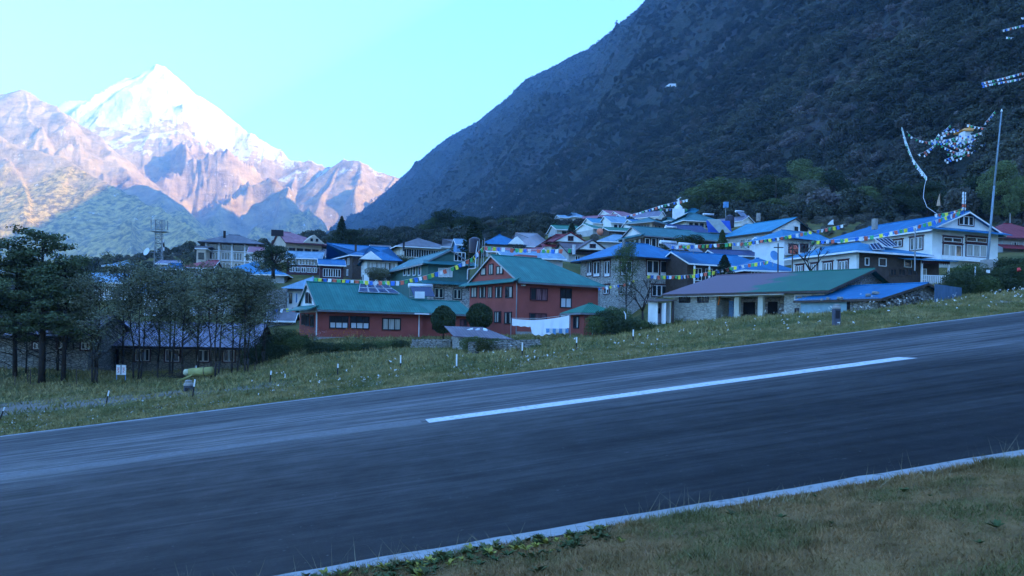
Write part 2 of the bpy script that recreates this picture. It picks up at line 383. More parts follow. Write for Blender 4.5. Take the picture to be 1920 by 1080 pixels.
def roofmat(k, axis):
    if k == 'mossy': return mossy()
    c, c2 = ROOF[k]
    return tin('roof_'+k, c, c2, axis, .42, .5 if k in ('mossy', 'purple', 'tinn') else .22, (.14, .10, .12) if k == 'mossy' else (.10, .06, .05))

GROUND_PTS = []
HOUSES = []
def Rmap(off=0): return lambda u, w, z: (u, off-w, z)
def Lmap(off=0): return lambda u, w, z: (off-w, u, z)

class House:
    def __init__(s, name, label, cat, xl, xc, xr, yb, ye, Y, th, wall='wallw', group=None, L=None, Wd=None, deep=2.5, reg=True):
        s.name, s.label, s.cat, s.Y, s.th = name, label, cat, Y, rad(th)
        b = P(xc, yb, Y); s.o = b; s.h = P(xc, ye, Y).z-b.z
        c, n = math.cos(s.th), math.sin(s.th); s.c, s.n = c, n
        ym = (yb+ye)/2
        tr = unroll(xr, ym)[0]/F; tl = unroll(xl, ym)[0]/F
        s.L = L or (tr*b.y-b.x)/(c-tr*n)
        s.W = Wd or (tl*b.y-b.x)/(-n-tl*c)
        s.root = empty(name, b, s.th); tag(s.root, label, cat, group)
        s.deep = deep
        if reg:
            GROUND_PTS.append((b.x, b.y, b.z))
            q = s.root_pt(s.L, 0); GROUND_PTS.append((q[0], q[1], b.z)); q = s.root_pt(0, s.W); GROUND_PTS.append((q[0], q[1], b.z))
        if wall: s.wallm = M[wall] if isinstance(wall, str) else wall
        HOUSES.append(s)
    def root_pt(s, x, y): return s.o.x+x*s.c-y*s.n, s.o.y+x*s.n+y*s.c
    def walls(s, h=None, z0=None, mat=None, name='wall', x0=0, x1=None, y0=0, y1=None):
        return MB().box(x0, s.L if x1 is None else x1, y0, s.W if y1 is None else y1, -s.deep if z0 is None else z0, s.h+.1 if h is None else h).build(name, mat or s.wallm, s.root)
    def ray(s, px, py):
        x, y = unroll(px, py); d = (x/F, 1, -y/F); o = (-s.o.x, -s.o.y, ZC-s.o.z)
        r = lambda v: (v[0]*s.c+v[1]*s.n, -v[0]*s.n+v[1]*s.c, v[2])
        return r(o), r(d)
    def hit(s, px, py, face='R', off=0):
        o, d = s.ray(px, py)
        if face == 'R': k = (off-o[1])/d[1]; return o[0]+k*d[0], o[2]+k*d[2]
        k = (off-o[0])/d[0]; return o[1]+k*d[1], o[2]+k*d[2]
    def zat(s, x, y, py):
        X, Yw = s.root_pt(x, y); px = PX+F*X/Yw; return ZC-Yw*unroll(px, py)[1]/F-s.o.z
    def rect(s, face, x0, y0, x1, y1, off=0):
        xm, ym = (x0+x1)/2, (y0+y1)/2
        u0 = s.hit(x0, ym, face, off)[0]; u1 = s.hit(x1, ym, face, off)[0]
        za = s.hit(xm, y0, face, off)[1]; zb = s.hit(xm, y1, face, off)[1]
        return min(u0, u1), max(u0, u1), zb, za
    def win(s, face, x0, y0, x1, y1, n=2, style='wht', panes='glass', off=0, label=None):
        u0, u1, z0, z1 = s.rect(face, x0, y0, x1, y1, off)
        s.window(face, u0, u1, z0, z1, n, style, panes, off, small=(x1-x0) < 9, label=label)
    def window(s, face, u0, u1, z0, z1, n=2, style='wht', panes='glass', off=0, small=False, label=None):
        mp = Rmap(off) if face == 'R' else Lmap(off)
        sur, sash = {'wht': ('maroon', 'white'), 'blk': ('black', None), 'mar': ('maroon', None), 'sim': (None, 'white'), 'bro': ('brown', None), 'half': ('black', None), 'blu': ('white', 'bluep'), 'grw': ('black', 'cream')}[style]
        f = .10 if sur else 0.0
        g = MB(mp)
        def ring(g, a, b, c, d, t_, w): g.box(a, a+t_, 0, w, c, d).box(b-t_, b, 0, w, c, d).box(a+t_, b-t_, 0, w, c, c+t_).box(a+t_, b-t_, 0, w, d-t_, d)
        if sur:
            ring(g, u0, u1, z0, z1, f, .10)
            if style == 'wht': g.box(u0-.12, u1+.12, .0, .16, z1+.001, z1+.10)
            if not sash:
                for i in range(1, n): x = u0+(u1-u0)*i/n; g.box(x-.04, x+.04, 0, .085, z0+f, z1-f)
            if style == 'half': g.box(u0+f, u1-f, 0, .08, (z0+z1)/2-.035, (z0+z1)/2+.035)
            wo = g.build('window', M[sur], s.root)
        iu0, iu1, iz0, iz1 = u0+f, u1-f, z0+f, z1-f
        if style == 'wht' and not small and (iz1-iz0) > 1.2 and panes == 'low':
            MB(mp).box(iu0, iu1, 0, .05, iz0, iz0+.28).build('panel', M['white'], wo); iz0 += .3; panes = 'glass'
        if sash and not sur:
            ring(g, u0, u1, z0, z1, .07, .09)
            for i in range(1, n): x = u0+(u1-u0)*i/n; g.box(x-.035, x+.035, 0, .085, z0+.07, z1-.07)
            wo = g.build('window', M[sash], s.root)
        elif sash:
            wd = (iu1-iu0)/n
            if small:
                q = MB(mp)
                for i in range(n): ring(q, iu0+i*wd+.01, iu0+(i+1)*wd-.01, iz0, iz1, .06, .075)
                q.build('sash', M[sash], wo)
            else:
                for i in range(n):
                    q = MB(mp); ring(q, iu0+i*wd+.02, iu0+(i+1)*wd-.02, iz0+.01, iz1-.01, .065, .075); q.build('sash', M[sash], wo)
        if label: wo['label'] = label
        wd = (iu1-iu0)/n
        if panes == 'half':
            zm = (z0+z1)/2
            for i in range(n):
                MB(mp).box(iu0+i*wd, iu0+(i+1)*wd, 0, .03, zm, iz1).build('pane', M['glass'], wo)
                MB(mp).box(iu0+i*wd, iu0+(i+1)*wd, 0, .035, iz0, zm).build('pane', M['frost'], wo)
        elif small or n == 1: MB(mp).box(iu0, iu1, 0, .03, iz0, iz1).build('pane', M[panes], wo)
        else:
            for i in range(n): MB(mp).box(iu0+i*wd, iu0+(i+1)*wd, 0, .03, iz0, iz1).build('pane', M[panes if (panes == 'glass' or (i*7+int(u0*10)) % 5) else 'glass'], wo)
        return wo
    def row(s, face, n, z0, z1, w, m0=.6, m1=.6, k=2, style='wht', panes='glass', off=0):
        A = s.L if face == 'R' else s.W
        for i in range(n):
            c = m0+(A-m0-m1)*(i+.5)/n; s.window(face, c-w/2, c+w/2, z0, z1, k, style, panes, off, small=w*F/s.Y < 9)
    def roof(s, kind, ridge='x', e0='gable', e1='gable', rise=None, yr=None, o=.6, og=.35, he=None, ins=None, ins1=None, gm=None, fas='white', th=.10, x0=0, x1=None, y0=0, y1=None, name='roof', skirt=.9):
        x1 = s.L if x1 is None else x1; y1 = s.W if y1 is None else y1
        A, B = (x1-x0, y1-y0) if ridge == 'x' else (y1-y0, x1-x0)
        T = (lambda a, b, z: (x0+a, y0+b, z)) if ridge == 'x' else (lambda a, b, z: (x0+b, y0+a, z))
        he = s.h if he is None else he
        if rise is None:
            q = T(0 if e0 != 'hip' else B*.45, B/2, 0); rise = max(.3, s.zat(q[0], q[1], yr)-he)
        sl = rise/(B/2+o); zr = he+rise
        ins = B*.45 if ins is None else ins; ins1 = ins if ins1 is None else ins1
        oa0 = o if e0 == 'hip' else og; oa1 = o if e1 == 'hip' else og
        ra0 = ins if e0 == 'hip' else -og; ra1 = A-(ins1 if e1 == 'hip' else -og)
        c00, c10, c11, c01 = (-oa0, -o), (A+oa1, -o), (A+oa1, B+o), (-oa0, B+o); r0, r1 = (ra0, B/2), (ra1, B/2)
        g = MB(); d = (0, 0, -th)
        g.prism([T(*c00, he), T(*c10, he), T(*r1, zr), T(*r0, zr)], d)
        g.prism([T(*c11, he), T(*c01, he), T(*r0, zr), T(*r1, zr)], d)
        if e0 == 'hip': g.prism([T(*c01, he), T(*c00, he), T(*r0, zr)], d)
        if e1 == 'hip': g.prism([T(*c10, he), T(*c11, he), T(*r1, zr)], d)
        for e, a, sg in ((e0, 0, -1), (e1, A, 1)):
            if e == 'skirt':
                g.prism([T(a+sg*skirt, -o, he-.02), T(a+sg*skirt, B+o, he-.02), T(a, B+o*.8, he+.42), T(a, -o*.8, he+.42)], d)
        rf = g.build(name, roofmat(kind, ridge), s.root)
        f = MB()
        ew = .09; 
        def fb(p, q): f.prism([(*p[:2], p[2]+.03-th*.2), (*q[:2], q[2]+.03-th*.2), (*q[:2], q[2]-.17), (*p[:2], p[2]-.17)], nrm(p, q))
        def nrm(p, q):
            v = Vector((q[0]-p[0], q[1]-p[1], 0)); v = Vector((v.y, -v.x, 0)).normalized()*.05
            mid = Vector(((p[0]+q[0])/2-(x0+x1)/2, (p[1]+q[1])/2-(y0+y1)/2, 0))
            if v.dot(mid) < 0: v = -v
            return tuple(v)
        fb(T(*c00, he-th*.5), T(*c10, he-th*.5)); fb(T(*c11, he-th*.5), T(*c01, he-th*.5))
        if e0 == 'hip': fb(T(*c01, he-th*.5), T(*c00, he-th*.5))
        else: fb(T(*c00, he-th*.5), T(*r0, zr-th*.5)); fb(T(*r0, zr-th*.5), T(*c01, he-th*.5))
        if e1 == 'hip': fb(T(*c10, he-th*.5), T(*c11, he-th*.5))
        else: fb(T(*c10, he-th*.5), T(*r1, zr-th*.5)); fb(T(*r1, zr-th*.5), T(*c11, he-th*.5))
        f.build('fascia', M[fas] if isinstance(fas, str) else fas, rf)
        rc = MB(); rc.tube(T(ra0, B/2, zr+.01), T(ra1, B/2, zr+.01), .09, .09, 6)
        rc.build('ridge_cap', roofmat(kind, ridge), rf)
        gmat = M[gm] if isinstance(gm, str) else (gm or s.wallm)
        hw = he+sl*o-th-.02
        for e, a, w in ((e0, -.004, .15), (e1, A+.004, -.15)):
            if e != 'hip':
                MB().prism([T(a, 0, he-.25), T(a, B, he-.25), T(a, B, hw), T(a, B/2, zr-th-.03), T(a, 0, hw)], tuple(Vector(T(w, 0, 0))-Vector(T(0, 0, 0)))).build('gable', gmat, s.root)
        s.rp = (T(*c00, he), T(*c10, he), T(*r1, zr))   # the slope that faces the viewer
        return rf
    def onroof(s, px, py):
        o, d = s.ray(px, py); a, b, c = [Vector(v) for v in s.rp]; n = (b-a).cross(c-a).normalized()
        o = Vector(o); d = Vector(d); k = (a-o).dot(n)/d.dot(n); return o+d*k, n if n.z > 0 else -n
    def world(s, v): x, y = s.root_pt(v[0], v[1]); return Vector((x, y, s.o.z+v[2]))
# ------------------------------------------------------------------ front row
# red lodge, two storeys
h = House('red_lodge', 'two storey brick red lodge with green metal roof behind the white laundry', 'house', 880, 968, 1121, 626, 528, 82, 32, 'red')
h.walls()
h.roof('green', 'x', 'skirt', 'hip', yr=478, o=.75, ins=4.2, og=.25, fas='grey', skirt=1.0)
for r in [(884,538,894.7,558,2),(899.4,537,911,559,3),(915.5,537,923.3,559,2),(929.4,537,942,559,3),(948.3,537,961.6,559,2),(913,584,921.6,604,2),(927.5,583.6,940,605.4,3),(946.7,584.7,960,607.5,3)]:
    h.win('L', *r[:4], r[4], 'blk', 'curtain')
for r in [(902,501.5,911.7,516.4,1),(917,494.6,925.3,515.4,2),(931,498.7,943.8,514.6,2)]: h.win('L', *r[:4], r[4], 'blk', 'curtain')
h.win('R', 993.6, 540, 1026.4, 563.7, 3, 'mar', 'redcurtain'); h.win('R', 1050, 540.6, 1071.4, 577.5, 2, 'half', 'half', label='tall window with white lower panels')
h.win('R', 992, 587, 1024.5, 611, 3, 'mar', 'redcurtain'); h.win('R', 1049, 588, 1071, 611, 2, 'blk', 'curtain')
MB().tube((-.08, -.08, 0), (-.08, -.08, h.h-.1), .06).build('drainpipe', M['grey'], h.root)
MB().tube((h.L+.08, -.08, 0), (h.L+.08, -.08, h.h-.1), .06).build('drainpipe', M['grey'], h.root)
MB().box(.5, .8, -.42, 0, h.h-.42, h.h-.3).build('wall_lamp', M['white'], h.root)
MB().box(-.02, h.L+.02, -.03, -.004, -2.4, .25).build('plinth', M['concrete'], h.root)
MAIN = h
# long annex
h = House('red_annex', 'long low brick red annex with a green roof carrying solar panels', 'house', 565, 594, 792, 629, 580, 73, 31, 'red', Wd=5.6)
h.walls()
h.roof('green', 'x', 'skirt', 'hip', yr=528.5, o=.7, ins=4.6, ins1=2.4, og=.2, fas='grey', gm='wallw', skirt=1.1)
for r in [(566.5,588,572,609.5),(574,589,580,611.7),(582.8,590,589.3,613.5)]: h.win('L', *r, 2, 'blk', 'glass')
for r in [(574,548,578.3,568.7),(580.5,549,584.5,569)]: h.win('L', *r, 1, 'blk', 'glass')
h.win('R', 617, 592.4, 653, 616.2, 3, 'half', 'half'); h.win('R', 656, 593, 692.4, 617.2, 3, 'half', 'half'); h.win('R', 716, 596.4, 751.2, 619.3, 3, 'blk', 'curtain')
MB().tube((-.06, -.06, 0), (-.06, -.06, h.h-.1), .06).build('drainpipe', M['white'], h.root)
MB().tube((h.L-.4, -.08, 0), (h.L-.4, -.08, h.h-.1), .05).build('drainpipe', M['white'], h.root)
MB().box(h.L-1.2, h.L+.3, -.9, -.7, h.h-.2, h.h-.08).build('gutter_end', M['white'], h.root)
MB().box(-.3, h.L+.3, -.35, .02, -2.6, -.12).build('foundation', M['concrete'], h.root)
ANNEX = h
# wing that joins the annex to the lodge
h = House('red_wing', 'low red connecting wing behind the two round dark bushes', 'house', 768, 772, 884, 629, 586, 80, 31, 'red', Wd=6)
h.walls()
h.roof('green', 'x', 'gable', 'gable', yr=561, o=.6, og=.1, fas='grey')
u0, u1, z0, z1 = h.rect('R', 775.3, 595.8, 788.5, 617)
MB(Rmap()).box(u0, u1, 0, .06, 0, z1).build('door', M['maroon'], h.root)
h.win('R', 810, 597, 825, 618, 2, 'blk', 'glass'); h.win('R', 862, 598.5, 876, 612, 2, 'mar', 'redcurtain')
# small porch house
h = House('red_porch_house', 'small brick red outbuilding with little green hipped roof right of the laundry', 'house', 1067, 1094, 1146, 629, 586, 75.5, 25, 'red')
h.walls()
h.roof('emer', 'x', 'hip', 'hip', yr=569, o=.65, fas='grey')
h.win('L', 1076, 592.8, 1086.3, 616, 2, 'blk', 'curtain'); h.win('R', 1104.6, 595, 1136, 618.5, 3, 'blk', 'curtain')

# ---- stone building with open bays (built bay by bay)
h = House('stone_store_building', 'long pale stone building with open pillared bays and patchy green and purple roof', 'building', 1262, 1546, 1690, 601, 545, 66, 46, 'stoneL', Wd=None)
Wb = h.W; zb = -.35
ys = {k: h.hit(k, 575, 'L')[0] for k in (1343, 1376.5, 1385.3, 1421, 1430.3, 1470, 1546)}
top = h.h-.35
MB().box(0, h.L, 0, ys[1470], -2.5, top).build('wall', h.wallm, h.root)
MB().box(0, h.L, ys[1343], Wb, -2.5, top).build('wall', h.wallm, h.root)
MB().box(2.4, h.L, ys[1470], ys[1343], -2.5, top).build('wall', M['stone'], h.root)
MB().box(-.05, 2.4, ys[1470]+.003, ys[1343]-.003, -2.5, -.32).build('porch_floor', M['concrete'], h.root)
MB().box(-.03, 2.6, -.02, Wb+.02, top, h.h+.12).build('beam', M['cream'], h.root)
MB().box(2.6, h.L, 0, Wb, top, h.h+.1).build('wall_top', h.wallm, h.root)
for a, b in ((1385.3, 1376.5), (1430.3, 1421)):
    MB().box(-.02, .42, ys[a], ys[b], -.319, top-.001).build('pillar', M['cream'], h.root)
u = h.hit
for a, b, m_ in ((1353.4, 1365.6, 'interior'), (1394, 1416, 'interior'), (1440, 1458, 'interior')):  # outer two are the dark doors, the middle panel is a black hanging
    ya, yb_ = sorted((h.hit(a, 580, 'L', 2.4)[0], h.hit(b, 580, 'L', 2.4)[0]))
    MB(Lmap(2.4)).box(ya, yb_, 0, .05, -.3 if a != 1394 else .6, 1.75).build('doorway', M[m_], h.root)
ya, yb_ = sorted((h.hit(1366.6, 580, 'L', 1.2)[0], h.hit(1376, 580, 'L', 1.2)[0]))
g = MB(Lmap(1.2))
for i in range(4): y = ya+(yb_-ya)*(i+.5)/4; g.box(y-.03, y+.03, 0, .05, -.3, 1.8)
for z in (-.2, .45, 1.1, 1.72): g.box(ya, yb_, 0.004, .045, z, z+.06)
g.build('lattice_door', M['bluep'], h.root)
ya, yb_ = sorted((h.hit(1387, 598, 'L', .9)[0], h.hit(1415, 598, 'L', .9)[0]))
g = MB(); g.box(.8, 1.25, ya, yb_, .08, .14); g.box(1.2, 1.25, ya, yb_, .141, .6)
for y in (ya+.1, yb_-.1): g.box(.85, .92, y-.04, y+.04, -.32, .079).box(1.15, 1.22, y-.04, y+.04, -.32, .079)
BENCH = (g, h)
h.win('L', 1273.8, 554, 1294.4, 567.8, 4, 'blk', 'glass'); h.win('L', 1308, 553.5, 1329, 567.4, 4, 'blk', 'glass')
h.win('L', 1490, 552, 1521.7, 562.8, 2, 'blu', 'glass', label='window boarded in blue'); h.win('L', 1490.5, 577.5, 1498, 590.6, 1, 'blk', 'glass')
MB().box(-.06, .02, ys[1343], Wb, -2.5, -.25).build('plinth', M['maroon'], h.root)
h.roof('mossy', 'y', 'gable', 'gable', yr=504.5, o=.9, og=.7, fas='brown', gm='stoneD', th=.08)
MB().box(-.78, -.66, 3.2, Wb+.6, h.h-.28, h.h-.17).build('gutter', M['pale'] if 'pale' in M else M['steel'], h.root)
g = MB(Rmap(-.1))
for i in range(9):
    x = h.L*.34+i*.34; g.box(x, x+.31, 0, .03+.02*(i % 2), .9, h.h+1.15-(.12 if i % 3 else 0)-abs(i-3)*.16)
g.build('tin_board', plain('weathered_tin', (.25, .27, .3), .6, .35, 2), h.root)
STORE = h
# bench, orange garland
g, hh = BENCH; o = g.build('bench', M['brown']); o.matrix_world = Matrix.Translation(hh.o) @ Matrix.Rotation(hh.th, 4, 'Z'); tag(o, 'dark wooden bench in the middle bay of the stone building', 'bench')
g = MB(); pts = [hh.world((-.1+.02*k, hh.hit(1351-1.0*k*.9, 556+3.2*k, 'L', 0)[0], hh.hit(1350, 556+3.2*k, 'L', 0)[1])) for k in range(6)]
g.path(pts, .07); tag(g.build('garland', plain('marigold', (.55, .14, .02), .8)), 'orange cloth garland hanging at the left open bay', 'garland')

# blue tarpaulin shed
h = House('blue_roof_shed', 'low stone shed with bright blue sheet roof weighed down by stones', 'shed', 1502, 1645, 1803, 588, 560, 60, 38, 'stoneD', Wd=None)
h.walls(name='wall')
MB().box(-.02, .12, h.W*.38, h.W+.02, -2.5, h.h+.05).build('painted_board', plain('pale_blue_board', (.22, .36, .42), .7, .2, 1), h.root)
MB().box(-.04, .0, h.W*.34, h.W*.38, -.6, h.h-.1).build('doorway', M['interior'], h.root)
h.roof('blue', 'y', 'gable', 'gable', yr=531, o=.35, og=.45, fas='brown', gm='stoneD', th=.05)
SHED = h
g = MB(Rmap(-.16)); rs = random.Random(3)
for i in range(230):
    x = rs.uniform(.2, h.L-.2); top_ = h.h+.9*(1-abs(2*x/h.L-1)); z = rs.uniform(-.9, top_)
    a = rs.uniform(.09, .22); b = rs.uniform(.06, .13); w = rs.uniform(.02, .10)
    g.prism([(x+a*math.cos(t_)*rs.uniform(.8, 1.1), -w*0-.04, z+b*math.sin(t_)*rs.uniform(.8, 1.1)) for t_ in [k*math.pi/3 for k in range(6)]], (0, w+.05, 0))
o = g.build('stone', stone('rubble', (.42, .40, .36), (.25, .24, .22), (.3, .3, .28), .5), h.root); tag(o, kind='stuff')
for k, (px, py, s_) in enumerate([(1575, 562, .24), (1552, 562, .18), (1641, 552, .3), (1628, 556, .2), (1541, 565, .14)]):
    v, n = h.onroof(px, py); w = h.world(v); g = MB()
    ring = [(s_*math.cos(a)*(1+.2*math.sin(3*a+k)), s_*.7*math.sin(a), 0) for a in [i*math.pi/4 for i in range(8)]]
    g.prism([(x, y, .16) for x, y, z in ring], (0, 0, -.2)); o = g.build('roof_stone', MATS['rubble'], None, True, w+Vector((0, 0, .05)), k); o.rotation_euler[0] = .25
    tag(o, ['large brown stone on the low end of the blue sheet roof', 'rounded stone left of the large one on the blue roof', 'flat slab at the eave middle of the blue sheet roof', 'small stone beside the flat slab on the blue roof', 'smallest pale stone nearest the left tip of the blue roof'][k], 'stone', 'stones holding down the blue sheet roof')
for px, py0, py1 in ((1610, 551, 569), (1630.5, 555, 577)):
    v, n = h.onroof(px, py0); w = h.world(v); w2 = P(px, py1, w.y-.05); g = MB(); g.tube(w+Vector((0, -.4, 0)), (w.x, w.y-.4, w2.z), .05, .03)
    for i in range(5): zz = w.z+(w2.z-w.z)*(i+.5)/5; g.tube((w.x, w.y-.4, zz-.04), (w.x, w.y-.4, zz+.04), .09, .09)
    tag(g.build('hanging_bottle_string', M['frost']), 'pale string of %s hanging from the blue roof edge' % ('weights, the left one,' if px < 1620 else 'weights, the longer right one,'), 'weights')
# upright corrugated sheets standing in for the shed's back roof slope
c0 = P(1752, 534, 59); c1 = P(1803, 536, 62); dv = (c1-c0); LW = dv.length
r_ = empty('shed_back_roof', P(1752, 553, 59), math.atan2(dv.y, dv.x)); tag(r_, 'blue grey corrugated sheets of the back roof slope behind the shed gable', 'fence')
for i in range(2): MB().box(i*LW/2, (i+1)*LW/2-.03, -.03+.02*i, .0+.02*i, -1.5, .8-.02*i).build('sheet', tin('back_roof_sheet', (.09, .17, .28), None, 'x'), r_)

# outhouse beside the stone building
h = House('white_outhouse', 'small white outhouse with open doors under a dark tin roof', 'shed', 1216, 1231, 1258, 607, 566, 74, 20, 'wallw', Wd=1.6)
MB().box(0, .12, 0, h.W, -2, h.h).build('wall', h.wallm, h.root); MB().box(h.L-.12, h.L, 0, h.W, -2, h.h).build('wall', h.wallm, h.root); MB().box(.12, h.L-.12, h.W-.1, h.W, -2, h.h).build('wall', M['walllil'], h.root)
MB().box(.12, h.L-.12, 0, h.W-.1, -2, -.02).build('floor', M['concrete'], h.root)
MB().box(.5, .56, -.7, -.02, 0, h.h-.1).build('door', M['white'], h.root)
MB().prism([(-.5, -.5, h.h), (h.L+.3, -.5, h.h+.2), (h.L+.3, h.W+.4, h.h+.45), (-.5, h.W+.4, h.h+.25)], (0, 0, -.07)).build('roof', M['brown'], h.root)
MB().box(h.L-.02, h.L+.16, -.3, -.12, -2, h.h+.1).build('post', M['brown'], h.root)
MB(Rmap(h.W-.12)).box(h.L*.62, h.L*.8, 0, .05, 1.0, 1.5).build('hanging_basin', M['black'], h.root)

# ------------------------------------------------------------------ blue roofed stone lodge
h = House('stone_lodge', 'big stone lodge with a wide bright blue hipped roof behind the bare tree', 'house', 1088, 1158, 1290, 616, 480, 100, 26, 'stone')
h.walls()
for r in [(1100,489,1111,518,2),(1112.6,489,1126,519.6,2),(1133,488,1145,519.6,2)]: h.win('L', *r[:4], r[4], 'wht', 'low')
for r in [(1163,488,1186,518,2),(1211,487,1236,518,2),(1236.5,488.5,1262,518,2)]: h.win('R', *r[:4], r[4], 'wht', 'low')
h.win('R', 1221, 533.5, 1250, 557, 3, 'wht', 'glass'); h.win('L', 1131.5, 533.5, 1143.5, 552, 2, 'wht', 'glass'); h.win('R', 1160, 536, 1168, 553, 1, 'wht', 'glass')
h.roof('blue', 'x', 'hip', 'hip', yr=455, o=1.0, fas='black', ins=3.6, ins1=3.0)
LODGE = h
h = House('porch_wing', 'glazed porch wing with white posts and blue roof right of the stone lodge', 'house', 1284, 1288, 1440, 530, 494, 99, 24, 'brown', Wd=6)
h.walls()
h.roof('blue', 'x', 'gable', 'hip', yr=471, o=.9, fas='pale' if 'pale' in M else 'white', ins=2.5)
for i, px in enumerate((1302, 1330, 1370, 1404, 1438)):
    u = h.hit(px, 510, 'R', -.75)[0]; MB().tube((u, -.75, -1), (u, -.75, h.h-.2), .10, .10).build('post', M['white'], h.root)
h.row('R', 7, .3, h.h-.5, 1.1, .8, .4, 2, 'sim', 'glass')
PORCH = h

# ------------------------------------------------------------------ right: white and brown lodge
h = House('white_brown_lodge', 'white and dark wood lodge with pale blue eaves and a balustraded porch', 'house', 1484, 1605, 1726, 532, 471, 82, 21, 'wallw')
h.walls()
MB(Rmap()).box(0.35, h.L, .0, .06, .25, h.h+.05).build('timber_cladding', M['brown'], h.root)
for r in [(1492.8,496,1507.6,512),(1520.6,493,1534.4,511),(1543.7,490.6,1561.9,510),(1571.9,487.4,1591.5,509)]: h.win('L', *r, 3, 'wht', 'glass')
for r in [(1621,483,1629,498),(1647,484,1661.4,499.5),(1694.6,487,1709,501.5)]: h.win('R', *r, 1, 'sim', 'glass', off=-.06)
for r in [(1668,503.6,1681,517),(1683,503.6,1697,517),(1700,503.6,1719,517)]: h.win('R', *r, 2, 'bro', 'glass', off=-.06)
h.roof('blueg', 'y', 'hip', 'gable', yr=455, o=.9, fas='white', ins=4)
KL = h
h = House('porch_pavilion', 'open porch with white balustrade and scalloped trim at the end of the wooden lodge', 'porch', 1724, 1727, 1781, 531, 487, 84, 12, 'brown', Wd=3)
MB().box(0, h.L, 1.6, 3, -2, h.h).build('wall', M['brown'], h.root); MB().box(0, h.L, 0, 1.6, -2, -.02).build('floor', M['concrete'], h.root)
for x in (.06, h.L-.16): MB().box(x, x+.16, .02, .18, 0, h.h).build('pillar', M['white'], h.root)
u0, u1, z0, z1 = h.rect('R', 1727, 516, 1780, 529.5)
MB().box(0, h.L, .05, .12, z1-.07, z1).build('handrail', M['white'], h.root)
for i in range(14): x = .1+(h.L-.2)*(i+.2)/14; MB().box(x, x+.12, .05, .1, .02, z1-.071).build('baluster', M['white'], h.root)
g = MB()
for i in range(16): x = h.L*(i)/16; g.prism([(x, 0, h.h-.25), (x+h.L/16, 0, h.h-.25), (x+h.L/32, 0, h.h-.45)], (0, .03, 0))
g.box(0, h.L, 0, .03, h.h-.25, h.h-.05); g.build('scalloped_trim', M['maroon'], h.root)
MB().prism([(-2.5, -.6, h.h), (h.L+.5, -.6, h.h-.05), (h.L+.5, 3.2, h.h+.55), (-2.5, 3.2, h.h+.6)], (0, 0, -.08)).build('roof', roofmat('blueg', 'x'), h.root)
h.window('R', .9, 1.9, .5, 1.7, 2, 'sim', 'curtain', 1.6)

# ------------------------------------------------------------------ right: large white house, blue gabled roof
h = House('white_gabled_house', 'large white house with long bright blue roof and flags strung along its ridge', 'house', 1526, 1747, 1871, 500, 431, 95, 21, 'wallw')
h.walls()
h.win('L', 1675.6, 449, 1693, 464, 2, 'wht', 'glass'); h.win('L', 1706, 443.5, 1731.6, 470, 3, 'wht', 'glass')
h.win('L', 1600, 459, 1612, 472, 2, 'wht', 'glass'); h.win('L', 1560, 463, 1572, 476, 2, 'wht', 'glass')
for x0, x1 in ((1767, 1804), (1810, 1851)):
    h.win('R', x0, 444, x1, 455.5, 2, 'wht', 'glass'); h.win('R', x0, 457.5, x1, 483, 3, 'wht', 'curtain')
h.roof('blue', 'y', 'skirt', 'hip', yr=397, o=.8, fas='white', ins=5, ins1=4.5, og=.5, skirt=1.3)
h.win('R', 1796, 404, 1826, 424, 3, 'wht', 'glass', off=-.01)
u0, u1, z0, z1 = h.rect('R', 1762, 483.5, 1856, 490)
g = MB(); g.box(u0-1, u1, -1.1, .0, z0-.1, z0+.05).box(u0-1, u1, -1.1, -1.04, z0+.06, z1); g.build('balcony_ledge', M['white'], h.root)
BIG = h
h = House('red_trim_house', 'low dark red roofed house at the right edge of the frame', 'house', 1866, 1880, 1990, 470, 446, 112, 10, 'wallg', Wd=9)
h.walls(); h.roof('red', 'x', 'hip', 'hip', yr=419, o=.9, fas='navy' if 'navy' in M else 'maroon')
h.row('R', 4, h.h-1.5, h.h-.5, 1.2, 1, 1, 3, 'sim', 'curtain')
MB().prism([(-1, -1.5, .2), (h.L, -1.5, .2), (h.L, 0, .9), (-1, 0, .9)], (0, 0, -.08)).build('porch_roof', roofmat('red', 'x'), h.root)

# ------------------------------------------------------------------ middle distance
def simple(name, label, xl, xc, xr, yb, ye, yr, Y, th, wall, roofk, ridge='x', e0='hip', e1='hip', rows=(), o=.7, fas='white', Wd=None, gm=None, cat='house', ins=None, skirt=.9):
    h = House(name, label, cat, xl, xc, xr, yb, ye, Y, th, wall, Wd=Wd); h.walls()
    h.roof(roofk, ridge, e0, e1, yr=yr, o=o, fas=fas, gm=gm, ins=ins, skirt=skirt)
    for face, n, fz0, fz1, w, k, st, pn in rows: h.row(face, n, h.h*fz0, h.h*fz1, w, .5, .5, k, st, pn)
    return h
D = simple('green_gabled_house', 'dark green boarded house with a tall green gable behind the red annex', 731, 801, 880, 608, 494, 468, 98, 24, 'greenwall', 'teal', 'y', 'skirt', 'gable', fas='grey', o=.8, gm='greenwall')
for r in [(821.7,502.5,830,519.7),(831,502.5,839,519.7),(840,502.5,848,519.7)]: D.win('R', *r, 1, 'sim', 'frost')
D.win('R', 851, 473, 872.5, 490, 3, 'sim', 'glass')
MB().box(-.06, D.L+.05, -.05, 0, -2, D.zat(0, 0, 531)).build('stone_facing', M['stone'], D.root)
D.win('R', 813, 539, 832.6, 560, 2, 'grw', 'glass', off=-.05); D.win('R', 848.5, 541, 866, 562, 2, 'grw', 'glass', off=-.05)
z_ = D.zat(0, 0, 530); MB().prism([(-1, -1.0, z_-.1), (D.L+.6, -1.0, z_-.1), (D.L+.6, 0, z_+.3), (-1, 0, z_+.3)], (0, 0, -.08)).build('skirt_roof', roofmat('teal', 'x'), D.root)
